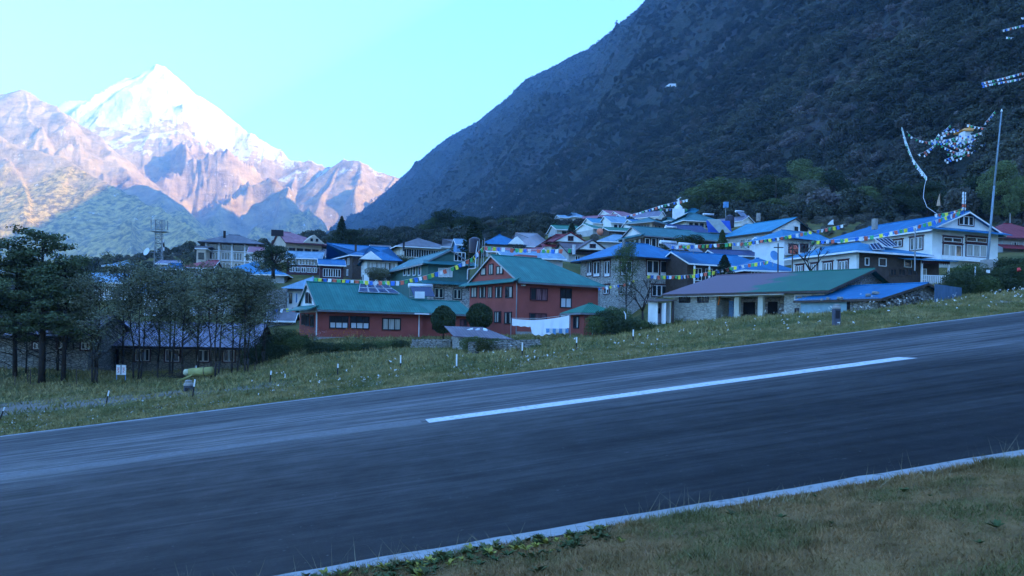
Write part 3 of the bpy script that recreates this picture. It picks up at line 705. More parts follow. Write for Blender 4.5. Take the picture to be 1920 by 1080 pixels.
for x in (757, 765, 775, 785): D.win('L', x, 499, x+5, 517, 1, 'blu', 'glass')
h = simple('white_end_house', 'narrow white house with tall blue windows left of the red annex', 533, 537, 580, 590, 541, 519, 92, 12, 'wallw', 'pale', 'x', 'hip', 'gable', fas='black', Wd=6)
h.win('R', 542, 549, 548, 569, 1, 'blk', 'glass'); h.win('R', 553, 549, 559, 569, 1, 'blu', 'glass')
h = simple('blue_roof_white_house', 'white house with bay tower and broad bright blue roof', 652, 683, 745, 535, 487, 464, 122, 14, 'wallw', 'blue', 'x', 'hip', 'hip', [('R', 6, .62, .92, 1.1, 2, 'sim', 'curtain'), ('L', 2, .62, .92, 1.6, 3, 'sim', 'curtain'), ('L', 2, .15, .45, .8, 1, 'blk', 'glass'), ('R', 3, .15, .45, .9, 1, 'blk', 'glass')], fas='navy' if 'navy' in M else 'black', Wd=9)
b = h; MB().prism([(-.9, -.9, h.h), (2.6, -.9, h.h), (.85, -.9, h.h+1.3)], (0, 2.5, 0)).build('porch_gable', M['wallw'], h.root)
simple('wide_blue_house', 'brown walled house under a wide blue roof behind the bay tower house', 618, 660, 690, 522, 478, 462, 135, 30, 'brown', 'blue', 'x', 'hip', 'hip', [('L', 4, .6, .9, 1.0, 2, 'sim', 'glass'), ('L', 3, .15, .42, .8, 2, 'sim', 'glass')], Wd=12)
h = simple('hip_roof_lodge', 'long white lodge with brown and green hipped roof beside the tall conifer', 733, 752, 835, 500, 462, 446, 150, 20, 'wallw', 'grey', 'x', 'hip', 'hip', [('R', 8, .5, .9, 1.0, 2, 'sim', 'glass'), ('L', 3, .5, .9, .9, 2, 'sim', 'glass')], o=1.3)
simple('hip_roof_lodge_wing', 'grey roofed wing right of the long white lodge', 826, 835, 872, 490, 463, 450, 152, 18, 'greenwall', 'grey', 'x', 'hip', 'hip', o=1, Wd=8)
h = simple('pink_roof_house', 'tall tan house with pink tin roof and a small dormer gable', 511, 535, 603, 490, 455, 434, 160, 30, 'wallt', 'pink', 'x', 'gable', 'hip', [('R', 4, .3, .75, 1.3, 2, 'bro', 'glass'), ('L', 1, .3, .75, 1.6, 3, 'grw', 'glass')], o=1.2, fas='red' if 0 else 'maroon')
g = MB(); g.prism([(3.2, -1.3, h.h+.15), (7.6, -1.3, h.h+.15), (5.4, -1.3, h.h+1.9)], (0, 2.8, 0)); g.build('dormer', M['wallt'], h.root)
h.window('R', 4.6, 5.1, h.h+.5, h.h+1.1, 1, 'blk', 'glass', -1.3, True); h.window('R', 5.7, 6.2, h.h+.5, h.h+1.1, 1, 'blk', 'glass', -1.3, True)
h = House('grey_hotel', 'three storey pale hotel with dark hipped roof and glazed top floor', 'hotel', 366, 384, 484, 507, 454, 165, 14, 'wallt', Wd=9)
h.walls(); h.roof('grey', 'x', 'hip', 'hip', yr=440, o=1.3, fas='black'); H3 = h.h
h.row('R', 4, H3*.74, H3*.97, 2.1, .5, .3, 4, 'bro', 'glass'); h.row('L', 2, H3*.74, H3*.97, 1.4, .3, .3, 3, 'bro', 'glass')
h.row('R', 4, H3*.40, H3*.66, 1.7, .5, .5, 3, 'sim', 'glass'); h.row('L', 2, H3*.40, H3*.66, .9, .4, .4, 1, 'wht', 'glass'); h.row('R', 4, H3*.1, H3*.3, 1.4, .5, .5, 2, 'sim', 'glass')
for i in range(5): x = (h.L-.3)*i/4; MB().box(x, x+.3, -.14, -.002, 0, H3).build('pilaster', M['white'], h.root)
for z in (H3*.36, H3*.70): MB().box(-.2, h.L+.2, -.25, .0, z, z+.14).build('cornice', M['white'], h.root)
simple('hotel_terrace_block', 'low white block with railed terrace left of the grey hotel', 364, 368, 386, 507, 465, 463, 160, 12, 'wallt', 'grey', 'x', 'hip', 'hip', [('R', 3, .5, .8, .6, 1, 'blk', 'glass')], o=.3, Wd=6)
simple('small_pink_roof_house', 'small white house with pink roof right of the grey hotel', 464, 467, 492, 497, 473, 463, 158, 14, 'wallw', 'pink', 'x', 'gable', 'gable', [('R', 2, .35, .75, .8, 2, 'sim', 'glass')], o=.4, Wd=6)
simple('long_red_roof_house', 'low house with a long red roof in front of the grey hotel', 338, 341, 398, 512, 501, 488, 145, 8, 'wallg', 'red', 'x', 'hip', 'gable', Wd=8)
simple('blue_shed_left', 'small shed with bright blue roof left of the long red roof', 305, 308, 338, 515, 504, 494, 140, 8, 'wallg', 'blue', 'x', 'hip', 'hip', Wd=5, cat='shed')
simple('purple_tin_house', 'grey tin roofed house at the foot of the mast', 292, 296, 330, 512, 494, 488, 150, 8, 'wallg', 'palelil', 'x', 'gable', 'gable', Wd=5)
simple('long_blue_roof_house', 'house with a long faded blue roof above the bushy trees', 405, 410, 533, 530, 512, 491, 130, 8, 'wallg', 'blueg', 'x', 'hip', 'hip', Wd=10)
simple('blue_tarp_shelter', 'small steep blue roof below the long red roof', 362, 366, 388, 535, 522, 503, 120, 20, 'wallg', 'blue', 'y', 'gable', 'gable', Wd=5, cat='shed')
simple('brown_teahouse', 'brown teahouse with two bands of white windows', 532, 537, 601, 512, 483, 471, 140, 10, 'maroon', 'pale', 'x', 'gable', 'gable', [('R', 9, .55, .93, .75, 1, 'sim', 'glass'), ('R', 5, .08, .42, .8, 2, 'sim', 'glass')], Wd=7)
simple('slate_roof_house', 'low house with a slate grey roof between teahouse and blue roof', 575, 580, 640, 492, 480, 468, 148, 12, 'wallg', 'grey', 'x', 'hip', 'hip', Wd=8)
h = simple('half_timbered_house', 'dark house with white striped timber gable and blue roof', 580, 600, 644, 524, 496, 486, 128, 16, 'maroon', 'blue', 'x', 'gable', 'gable', [('R', 7, .2, .75, .5, 1, 'sim', 'glass')], Wd=4)
simple('dark_garden_pavilion', 'small dark blue pyramid roofed pavilion among the left trees', 466, 484, 502, 590, 575, 561, 92, 40, 'brown', 'navy' if 0 else 'teal', 'x', 'hip', 'hip', Wd=3.4, cat='pavilion')
simple('low_grey_roof_shed', 'low grey roofed shed left of the narrow white house', 500, 503, 548, 606, 600, 582, 84, 10, 'wallg', 'grey', 'x', 'gable', 'gable', Wd=5, cat='shed')

simple('white_cottage', 'white cottage half hidden behind the thin trees left of the yellow tank', 262, 268, 318, 590, 548, 528, 98, 10, 'wallw', 'blue', 'x', 'gable', 'gable', [('R', 3, .3, .75, .8, 2, 'wht', 'glass')], Wd=6)
simple('grey_roof_cottage', 'stone cottage with grey roof seen through the middle of the grove', 350, 356, 430, 588, 556, 540, 94, 8, 'wallg', 'grey', 'x', 'hip', 'gable', [('R', 3, .2, .7, .9, 2, 'wht', 'glass')], Wd=6)
simple('low_tin_roof_house', 'pale house with tin roof behind the pine crowns', 150, 156, 235, 560, 528, 512, 112, 8, 'wallw', 'pale', 'x', 'gable', 'gable', [('R', 4, .2, .7, .9, 2, 'wht', 'glass')], Wd=7)
simple('small_white_lodge', 'small white lodge with pale terrace left of the mast foot', 196, 200, 250, 520, 498, 489, 150, 8, 'wallw', 'pale', 'x', 'hip', 'hip', [('R', 4, .3, .75, .8, 1, 'blk', 'glass')], Wd=6)
# right middle distance
simple('white_stair_house', 'tall narrow pale house between the teal gable and the white balcony', 1428, 1433, 1464, 505, 452, 444, 112, 14, 'wallw', 'pale', 'x', 'gable', 'gable', [('R', 2, .55, .85, .8, 1, 'sim', 'glass')], o=.3, Wd=4)
simple('cream_gable_house', 'small cream house with grey roof between blue roof and long white lodge', 694, 698, 732, 480, 468, 459, 158, 14, 'wallt', 'grey', 'x', 'gable', 'gable', [('R', 3, .25, .75, .7, 1, 'blk', 'glass')], o=.6, Wd=7)
simple('sky_blue_hut', 'little bright blue hut beside the tall conifer', 854, 857, 874, 470, 458, 448, 145, 14, 'bluep', 'pale', 'x', 'gable', 'gable', o=.4, Wd=4, cat='hut')
simple('blue_eave_house', 'white house with blue roof below the top red roofs', 1186, 1190, 1222, 428, 418, 411, 182, 14, 'wallw', 'blue', 'x', 'gable', 'gable', [('R', 3, .25, .75, .8, 1, 'blk', 'glass')], o=.6, Wd=7)
simple('grey_upper_house', 'grey walled house with pale roof at the foot of the green trees', 1290, 1294, 1330, 408, 399, 391, 215, 12, 'wallw', 'cyan', 'x', 'hip', 'hip', [('R', 3, .25, .75, .8, 1, 'blk', 'glass')], o=.7, Wd=8)
h = simple('teal_gable_house', 'stone house with wide teal blue roof and pale boarded gable', 1358, 1447, 1530, 495, 434, 408, 130, 30, 'wallg', 'cyan', 'y', 'gable', 'gable', fas='brown', gm='wallw', o=.7)
for r in [(1320+42,455,1337+37,472),(1388,448,1398,466),(1401,448,1412,466),(1413,448,1422,466),(1424,448,1431,466)]: h.win('L', *r, 1, 'sim', 'glass')
h.win('R', 1488, 424, 1497, 434, 1, 'sim', 'glass', off=-.01); u0, u1, z0, z1 = h.rect('R', 1500, 420, 1515, 434, -.01); MB(Rmap(-.01)).box(u0, u1, 0, .02, z0, z1).build('opening', M['interior'], h.root)
h.win('R', 1456, 450, 1468, 466, 2, 'sim', 'glass')
h = simple('white_balcony_house', 'small white house with red goods on its balcony', 1466, 1470, 1560, 488, 446, 431, 104, 30, 'wallw', 'blueg', 'x', 'hip', 'gable', fas='black', Wd=5)
h.win('R', 1478, 457, 1496, 476, 2, 'mar', 'redcurtain'); h.win('R', 1500, 457, 1515, 474, 2, 'mar', 'glass')
MB().box(0, h.L, -1.2, 0, h.zat(0, 0, 478)-.1, h.zat(0, 0, 478)).build('balcony', M['concrete'], h.root)
h = simple('wooden_eave_house', 'dark wooden house with a pale triangular gable and teal roof', 1164, 1206, 1345, 475, 442, 424, 124, 22, 'brown', 'teal', 'x', 'skirt', 'hip', fas='grey', gm='wallw', Wd=6.5)
for r in [(1209,447,1218,463),(1221,447,1230,463),(1234,447,1244,463)]: h.win('R', *r, 1, 'sim', 'glass')
h.row('L', 4, 1.0, 2.4, 1.0, .4, .4, 1, 'bro', 'glass')
simple('teal_hip_house', 'stone house with shallow teal roof above the wooden one', 1182, 1222, 1250, 436, 416, 408, 160, 50, 'wallt', 'teal', 'y', 'hip', 'hip', [('L', 6, .3, .8, .5, 1, 'bro', 'glass'), ('R', 3, .3, .8, .6, 1, 'bro', 'glass')], o=1.0, fas='grey')
simple('pale_blue_roof_house', 'white house with pale blue roof high in the village', 1140, 1146, 1180, 430, 417, 405, 190, 15, 'wallw', 'pale', 'x', 'gable', 'gable', [('R', 3, .3, .7, .8, 1, 'blk', 'glass')], Wd=8)
simple('sky_blue_roof_house', 'low house under a sky blue roof left of the white one', 1108, 1112, 1142, 424, 418, 409, 195, 15, 'wallw', 'cyan', 'x', 'gable', 'gable', Wd=8)
simple('red_roof_row_house', 'white house with bright red roof at the top of the village', 1136, 1143, 1175, 409, 402, 394, 235, 20, 'wallw', 'pink', 'x', 'gable', 'gable', [('R', 3, .3, .8, .9, 1, 'blk', 'glass')], Wd=8, fas='white')
simple('long_red_roof_row_house', 'longer red roofed house left of the white shrine', 1160, 1166, 1208, 414, 406, 396, 225, 20, 'wallw', 'pink', 'x', 'gable', 'hip', Wd=9)
simple('red_gable_house', 'white fronted gable with pink roof below the red roofs', 1132, 1150, 1162, 414, 409, 402, 222, 60, 'wallw', 'pink', 'y', 'gable', 'gable', Wd=10)
simple('lilac_gable_house', 'lilac sided house with a steep plain roof near the shrine', 1216, 1234, 1247, 414, 405, 395, 205, 50, 'wallw', 'palelil', 'y', 'gable', 'gable', o=.3, Wd=8)
simple('lone_white_house', 'small pale house standing alone at the top left of the village', 1068, 1078, 1097, 418, 407, 400, 260, 30, 'wallw', 'pale', 'x', 'hip', 'hip', [('R', 1, .2, .75, 1.8, 2, 'blk', 'glass')], o=1.2, Wd=7)
simple('lone_white_house_wing', 'low grey wing left of the lone pale house', 1046, 1050, 1072, 416, 408, 403, 262, 15, 'wallg', 'pale', 'x', 'gable', 'gable', o=.8, Wd=5)
simple('green_roof_house', 'house with emerald green roof left of the small conifer', 1040, 1044, 1090, 440, 430, 422, 185, 12, 'wallg', 'emer', 'x', 'gable', 'gable', [('R', 2, .2, .7, 1, 2, 'blk', 'glass')], Wd=8)
simple('emerald_gable_house', 'emerald roofed house with a pale gable above the round orange lantern', 1090, 1112, 1140, 440, 428, 419, 178, 30, 'wallg', 'emer', 'x', 'gable', 'hip', gm='wallw', Wd=7)
simple('emerald_shed', 'long emerald roofed shed right of the orange lantern', 1138, 1142, 1186, 440, 432, 426, 172, 12, 'brown', 'emer', 'x', 'gable', 'gable', Wd=6, cat='shed')
simple('blue_grey_tile_house', 'house with patterned blue grey roof behind the wooden eave house', 1122, 1126, 1176, 470, 452, 440, 142, 12, 'wallg', 'pale', 'x', 'hip', 'gable', Wd=8)
h = simple('maroon_roof_house', 'house with maroon roofs and a white gable with a central window', 1030, 1034, 1088, 475, 454, 440, 140, 10, 'wallw', 'red', 'x', 'hip', 'hip', [('R', 5, .1, .6, .9, 2, 'sim', 'glass')], Wd=8, fas='maroon', o=1.2)
g = MB(); g.prism([(.3, -1.6, h.h-.0), (5.7, -1.6, h.h-.0), (3, -1.6, h.h+1.5)], (0, 3.2, 0)); g.build('front_gable', M['wallw'], h.root)
h.window('R', 2.5, 3.5, h.h+.15, h.h+1.0, 2, 'mar', 'glass', -1.6, True)
MB().prism([(-.1, -1.9, h.h-.15), (3, -1.9, h.h+1.65), (3, 1.5, h.h+1.65), (-.1, 1.5, h.h-.15)], (0, 0, .1)).prism([(6.1, -1.9, h.h-.15), (3, -1.9, h.h+1.65), (3, 1.5, h.h+1.65), (6.1, 1.5, h.h-.15)], (0, 0, .1)).build('gable_roof', roofmat('red', 'y'), h.root)
MB().prism([(-2, -1.4, h.h-.9), (h.L-2, -1.4, h.h-.9), (h.L-2, -.1, h.h-.35), (-2, -.1, h.h-.35)], (0, 0, -.08)).build('skirt_roof', roofmat('red', 'x'), h.root)
h = simple('brown_roof_house', 'house with brown purple roof and small white front gable', 1062, 1066, 1165, 490, 474, 455, 124, 15, 'wallg', 'brown', 'x', 'gable', 'hip', [('R', 4, .1, .7, .8, 2, 'sim', 'glass')], Wd=8, fas='black')
g = MB(); g.prism([(1.2, -1.4, h.h+.5), (5.6, -1.4, h.h+.5), (3.4, -1.4, h.h+1.9)], (0, 3.2, 0)); g.build('front_gable', M['wallw'], h.root)
h.window('R', 2.9, 3.9, h.h+.75, h.h+1.4, 2, 'mar', 'glass', -1.4, True)
MB().prism([(.8, -1.7, h.h+.35), (3.4, -1.7, h.h+2.05), (3.4, 1.9, h.h+2.05), (.8, 1.9, h.h+.35)], (0, 0, .09)).prism([(6.0, -1.7, h.h+.35), (3.4, -1.7, h.h+2.05), (3.4, 1.9, h.h+2.05), (6.0, 1.9, h.h+.35)], (0, 0, .09)).build('gable_roof', roofmat('brown', 'y'), h.root)
simple('patched_tin_house', 'house with a large patched grey and pink tin roof', 962, 966, 1030, 478, 461, 438, 160, 10, 'wallg', 'tinn', 'x', 'hip', 'hip', Wd=13, o=.8)
h = simple('blue_twin_gable_house', 'house with two small gables on its bright blue roof', 905, 909, 975, 478, 458, 440, 150, 10, 'wallg', 'blue', 'x', 'hip', 'hip', [('R', 4, .2, .7, 1.1, 2, 'sim', 'glass')], Wd=8, fas='black', o=1)
g = MB(); g.prism([(4.2, -1.2, h.h+.1), (7.6, -1.2, h.h+.1), (5.9, -1.2, h.h+1.6)], (0, 3, 0)); g.build('gable_front', M['wallw'], h.root)
simple('low_red_roof_shed', 'low shed with red tin roof behind the ridge of the red lodge', 912, 915, 955, 478, 471, 464, 125, 8, 'wallg', 'pink', 'x', 'gable', 'gable', Wd=4, cat='shed')
simple('red_gable_shed', 'small shed whose red gable rises over the lodge ridge', 1000, 1010, 1022, 486, 479, 464, 115, 45, 'red', 'pink', 'y', 'gable', 'gable', gm='red', Wd=5, cat='shed')
simple('turquoise_roof_house', 'low turquoise roofed house just behind the red lodge', 940, 945, 1055, 492, 482, 470, 108, 10, 'wallg', 'pale', 'x', 'gable', 'gable', Wd=7)
simple('teal_hipped_house', 'low house with dark teal hipped roof on the village edge', 1280, 1286, 1345, 430, 414, 399, 172, 12, 'wallw', 'teal', 'x', 'hip', 'hip', [('R', 5, .3, .8, .8, 1, 'blk', 'glass')], Wd=10, o=1.2)
simple('dark_blue_roof_hall', 'long low hall with a dark slate blue roof', 1262, 1268, 1330, 448, 438, 421, 150, 10, 'brown', 'navy', 'x', 'gable', 'gable', Wd=9, o=.6)
simple('teal_lean_roof_house', 'narrow teal roofed building below the dark hall', 1300, 1304, 1368, 458, 447, 436, 138, 10, 'brown', 'teal', 'x', 'gable', 'gable', Wd=6)
simple('small_blue_box_house', 'tiny turret house with a dark pyramid roof', 1251, 1255, 1266, 424, 414, 408, 185, 20, 'bluep', 'teal', 'x', 'hip', 'hip', Wd=3)
simple('white_flat_house', 'pale house with plain gable behind the blue roofs', 1376, 1390, 1412, 422, 414, 405, 165, 40, 'wallw', 'palelil', 'y', 'gable', 'gable', o=.4, Wd=8)
simple('glasshouse', 'long low greenhouse with ribbed blue panels behind the porch wing', 1340, 1344, 1424, 486, 478, 468, 112, 8, 'grey', 'navy', 'x', 'gable', 'gable', Wd=5, cat='greenhouse')
simple('low_blue_roof_wing', 'low wing with bright blue roof left of the white lodge', 1395, 1400, 1484, 520, 506, 484, 96, 10, 'maroon', 'blue', 'x', 'hip', 'hip', [('R', 5, .1, .8, .9, 2, 'sim', 'glass')], Wd=6)

# ------------------------------------------------------------------ left: long stone buildings behind the trees
h = simple('stone_barrack', 'long low stone building with lilac grey roof behind the bare trunks', 178, 186, 474, 700, 647, 603, 73, 6, 'stoneD', 'palelil', 'x', 'gable', 'gable', fas='black', Wd=9, o=1.0, cat='building')
for r in [(252,652,283,679,3),(308,653,339,680,2),(368,654,394,680,2),(417,654,442,680,2)]: h.win('R', *r[:4], r[4], 'wht', 'glass')
u0, u1, z0, z1 = h.rect('R', 190, 654, 223, 692); MB(Rmap()).box(u0, u1, 0, .03, 0, z1).build('doorway', M['interior'], h.root)
h = simple('stone_barrack_far', 'stone building with purple roof at the far left edge', -60, -50, 166, 690, 627, 589, 67, 4, 'stoneD', 'purple', 'x', 'gable', 'gable', fas='black', Wd=9, o=1.0, cat='building')
for r in [(60,640,80,657,2),(106,637,126,656,2),(150,640,171,658,2)]: h.win('R', *r[:4], r[4], 'wht', 'glass')

# little store shed with slab roof in the middle field
h = House('field_shed', 'low stone shed with rusty purple sheet roof at the edge of the field', 'shed', 849, 860, 950, 656, 629, 66, 14, 'stone', Wd=3.6)
h.walls(h=h.h-.1); MB().prism([(-.5, -.4, h.h-.05), (h.L+.5, -.4, h.h-.25), (h.L-1.2, 3.9, h.h+.75), (-.6, 3.9, h.h+.8)], (0, 0, -.07)).build('roof', roofmat('purple', 'x'), h.root)
for k, (x, y, m_) in enumerate([(1.4, 2.6, 'white'), (2.1, 2.7, 'frost'), (2.8, 2.7, 'white')]):
    g = MB(); g.prism([(.28*math.cos(a)*(1+.3*math.sin(2*a+k)), .2*math.sin(a), .2+.1*math.cos(a)) for a in [i*math.pi/4 for i in range(8)]], (0, 0, -.22)); w = h.world((x, y, h.h+.38))
    tag(g.build('cloth_bundle', M[m_], None, True, w, k), ['white cloth bundle left on the purple sheet roof', 'grey white bundle in the middle of the sheet roof', 'white bundle right end of the sheet roof'][k], 'bundle', 'bundles drying on the shed roof')
FSHED = h
# ------------------------------------------------------------------ the ground, fitted through the feet of the houses
UX, UY, SLOPE = math.sin(rad(77)), math.cos(rad(77)), .125
N0, N1 = 10.9, 40.9
def xy(s, n): return s*UX-n*UY, s*UY+n*UX
def toSN(X, Y): return X*UX+Y*UY, -X*UY+Y*UX
G = list(GROUND_PTS)
for px, py, Y in [(20,735,58),(130,722,60),(250,715,62),(380,712,64),(60,690,66),(300,702,71),(460,690,72),(520,670,72),(540,640,74),(700,650,71),(700,672,62),(820,655,66),(930,655,64),(960,664,56),(1030,632,74),(1150,632,72),(1190,628,70),(1240,618,72),
                  (1260,612,66),(1400,600,60),(1500,592,58),(1600,588,55),(1700,575,55),(1800,560,57),(1900,548,60),(1800,556,64),(1850,520,76),(1920,505,84),(1780,540,70),(1960,540,62),
                  (300,560,120),(150,560,130),(-60,600,110),(-200,640,80),(420,520,180),(250,520,180),(700,500,170),(800,480,190),(900,460,200),(1000,440,230),(1100,425,270),(1200,412,260),(1300,408,210),(1420,418,180),(1560,432,150),(1700,440,140),(1850,455,130),(2000,460,130),(2100,480,90),
                  (350,470,260),(600,470,250),(0,560,220),(1250,400,330),(1000,430,330),(1500,400,260),(1900,400,220)]:
    q = P(px, py, Y); G.append((q.x, q.y, q.z))
for s in range(-60, 110, 8):
    for n in (41.5, 43.5): x, y = xy(s, n); G.append((x, y, SLOPE*s-.03 if n < 43 else SLOPE*s+.04))
G = np.array(G); keep = []
for i, g in enumerate(G):
    if all(np.hypot(*(g[:2]-G[j][:2])) > 1.2 for j in keep): keep.append(i)
G = G[keep]
Dm = np.hypot(G[:, None, 0]-G[None, :, 0], G[:, None, 1]-G[None, :, 1])
A_ = np.zeros((len(G)+3, len(G)+3)); A_[:len(G), :len(G)] = Dm-np.eye(len(G))*1.2; A_[:len(G), len(G)] = 1; A_[:len(G), len(G)+1:] = G[:, :2]; A_[len(G):, :len(G)] = A_[:len(G), len(G):].T
cf = np.linalg.solve(A_, np.concatenate([G[:, 2], [0, 0, 0]]))
def gz(X, Y):
    X = np.asarray(X, float); Y = np.asarray(Y, float); sh = X.shape; x = X.ravel(); y = Y.ravel(); out = np.empty(x.size)
    for i in range(0, x.size, 20000):
        xx, yy = x[i:i+20000], y[i:i+20000]
        out[i:i+20000] = np.hypot(xx[:, None]-G[None, :, 0], yy[:, None]-G[None, :, 1]) @ cf[:len(G)]+cf[len(G)]+cf[len(G)+1]*xx+cf[len(G)+2]*yy
    out = out.reshape(sh); s, n = toSN(X, Y)
    rp = SLOPE*s; w = np.clip((n-N1-.6)/3.0, 0, 1); w = w*w*(3-2*w)
    z = rp*(1-w)+out*w
    near = n < N0
    z = np.where(near, rp+np.clip((N0-n)*.10, 0, .28)+.04*fbm(X*.8, Y*.8, 3), z)
    z = np.where((n > N0-.02) & (n < N1+.4), rp-.25, z)
    z = np.where(n > N1+.4, z+.06*fbm(X*.5, Y*.5, 3)*np.clip((n-N1-.4)*.6, 0, 1)-.012*np.clip(1-(n-N1-.4)*2, 0, 1), z)
    return z
def gz1(x, y): return float(gz(np.array([x]), np.array([y]))[0])

def ground_material():
    t = NT('meadow'); p = t.pos()
    n1 = t.noise(p, .16, 6, .6); n2 = t.noise(p, 1.4, 6, .65); n3 = t.noise(p, 9, 4, .6)
    c = t.mix(t.ramp(n1, [(.42, 0.0), (.58, 1.0)]), (.055, .075, .025), (.20, .155, .055))
    c = t.mix(t.ramp(n2, [(.35, 0.0), (.7, 1.0)]), c, (.11, .11, .04))
    c = t.mix(t.ramp(n3, [(.55, 0.0), (.8, 1.0)]), c, (.11, .085, .04))
    g3 = t.noise(p, 5, 6, .8); gc = t.mix(t.ramp(g3, [(.35, 0.0), (.65, 1.0)]), (.09, .085, .07), (.32, .29, .25))
    c = t.mix(t.ramp(t.math('ADD', t.attr('bare'), t.math('MULTIPLY', t.math('SUBTRACT', n3, .5), 1.1)), [(.35, 0.0), (.65, 1.0)]), c, gc)
    sn_ = t.new('ShaderNodeSeparateXYZ'); t.l.new(t.mapping(p, rot=(0, 0, -rad(13))), sn_.inputs[0]); nb = t.math('LESS_THAN', sn_.outputs[1], N0+.5)
    br = t.mix(t.ramp(n2, [(.4, 0.0), (.65, 1.0)]), (.17, .09, .04), (.33, .19, .08)); c = t.mix(t.math('MULTIPLY', nb, .8), c, br)
    t.col(c); t.rough(.95, .1); t.bump(t.noise(p, 5, 6, .7), .8, .12); return t.m
gm_ = ground_material()
def bareness(X, Y): return (.75+.9*fbm(X*.5, Y*.9, 4))*np.exp(-(((X+30)/13)**2+((Y-49)/3.6)**2))+.5*fbm(X*.25, Y*.25, 3)*np.exp(-(((X+25)/22)**2+((Y-50)/7)**2))+np.clip(fbm(X*.16+5, Y*.3, 4)-.12, 0, 1)*1.3*np.exp(-((toSN(X, Y)[1]-46)/9)**2)
def patch(name, s, n):
    S, N = np.meshgrid(s, n); X, Y = xy(S, N); Z = gz(X, Y)
    me = npmesh(name, np.stack([X, Y, Z], -1).reshape(-1, 3), gridfaces(*X.shape), gm_, True)
    # worn dry patch on the far verge, left
    bare = bareness(X, Y)
    attr(me, 'bare', bare); return link(name, me)
tag(patch('meadow', np.concatenate([np.arange(-420, -80, 12), np.arange(-80, 150, .9), np.arange(150, 430, 12)]), np.concatenate([[N1+.38], np.arange(N1+.6, 80, .7), np.arange(80, 180, 2.2), np.arange(180, 360, 8)])), kind='structure')
tag(patch('grass_bank', np.concatenate([np.arange(-200, -20, 8), np.arange(-20, 40, .35), np.arange(40, 240, 8)]), np.concatenate([np.arange(-200, -4, 8), np.arange(-4, N0-.3, .35), [N0-.03]])), kind='structure')
# valley floor out to the mountains
vx, vy = np.meshgrid(np.linspace(-9000, 6000, 60), np.concatenate([np.linspace(-6000, 100, 20), np.linspace(330, 8800, 40)]))
vz = np.where(vy < 300, -60-np.abs(vx)*.02, -12-.09*np.maximum(vy-330, 0).clip(0, 2500))+0*vx
o = link('valley_floor', npmesh('valley_floor', np.stack([vx, vy, vz], -1).reshape(-1, 3), gridfaces(*vx.shape), plain('valley_wood', (.04, .055, .03), .95, .3, .02), True)); tag(o, kind='structure')

# runway
def strip(name, s, n, dz, mat, kind='structure'):
    S, N = np.meshgrid(s, n); X, Y = xy(S, N)
    me = npmesh(name, np.stack([X, Y, SLOPE*S+dz], -1).reshape(-1, 3), gridfaces(*X.shape), mat); return tag(link(name, me), kind=kind)
t = NT('runway_asphalt'); p = t.mapping(t.pos(), rot=(0, 0, -rad(13)))       # x along the runway, y across it
sep = t.new('ShaderNodeSeparateXYZ'); t.l.new(p, sep.inputs[0]); ny = sep.outputs[1]
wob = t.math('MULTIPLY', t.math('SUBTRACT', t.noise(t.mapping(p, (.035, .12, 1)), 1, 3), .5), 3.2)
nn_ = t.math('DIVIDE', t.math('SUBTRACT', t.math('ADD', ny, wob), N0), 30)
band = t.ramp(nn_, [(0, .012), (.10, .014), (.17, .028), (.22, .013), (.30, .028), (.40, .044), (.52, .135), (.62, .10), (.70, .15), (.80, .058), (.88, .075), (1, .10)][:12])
st1 = t.noise(t.mapping(p, (.05, 2.6, 1)), 1, 5, .6); st2 = t.noise(t.mapping(p, (.02, .8, 1)), 1, 4, .6); fine = t.noise(p, 26, 5, .75); st3 = t.noise(t.mapping(p, (.11, 5.5, 1), loc=(3, 1, 0)), 1, 5, .65); mid = t.noise(p, .9, 6, .65)
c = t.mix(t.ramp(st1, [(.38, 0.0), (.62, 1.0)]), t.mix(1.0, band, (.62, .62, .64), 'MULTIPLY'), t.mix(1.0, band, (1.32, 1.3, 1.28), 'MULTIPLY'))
c = t.mix(t.ramp(st2, [(.4, 0.0), (.6, .5)]), c, t.mix(1.0, c, (1.35, 1.33, 1.3), 'MULTIPLY'))
c = t.mix(t.ramp(st3, [(.50, 0.0), (.57, .85)]), c, t.mix(1.0, c, (.42, .42, .44), 'MULTIPLY'))
c = t.mix(t.ramp(t.noise(t.mapping(p, (.012, 1.9, 1), loc=(2, 7, 0)), 1, 4, .6), [(.52, 0.0), (.58, .8)]), c, t.mix(1.0, c, (.38, .38, .4), 'MULTIPLY'))
c = t.mix(t.ramp(t.noise(t.mapping(p, (.09, 7, 1), loc=(9, 4, 0)), 1, 4, .6), [(.62, 0.0), (.68, .5)]), c, t.mix(1.0, c, (1.9, 1.9, 1.85), 'MULTIPLY'))
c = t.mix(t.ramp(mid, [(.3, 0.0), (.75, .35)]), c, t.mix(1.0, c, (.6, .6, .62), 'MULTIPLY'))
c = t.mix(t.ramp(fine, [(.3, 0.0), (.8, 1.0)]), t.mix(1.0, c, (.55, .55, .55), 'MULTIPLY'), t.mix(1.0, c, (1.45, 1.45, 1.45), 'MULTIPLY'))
spk = t.ramp(t.noise(p, 11, 3, .6), [(.69, 0.0), (.73, .4)])
c = t.mix(spk, c, (.25, .25, .24))
vc = t.new('ShaderNodeTexVoronoi', feature='DISTANCE_TO_EDGE'); wp = t.new('ShaderNodeVectorMath', operation='ADD'); t.l.new(t.mapping(p, (.16, .34, 1)), wp.inputs[0]); nzv = t.new('ShaderNodeTexNoise'); t.l.new(p, nzv.inputs['Vector']); nzv.inputs['Scale'].default_value = 1.5; sc_ = t.new('ShaderNodeVectorMath', operation='SCALE'); t.l.new(nzv.outputs['Color'], sc_.inputs[0]); sc_.inputs['Scale'].default_value = .35; t.l.new(sc_.outputs[0], wp.inputs[1]); t.l.new(wp.outputs[0], vc.inputs['Vector']); vc.inputs['Scale'].default_value = 1
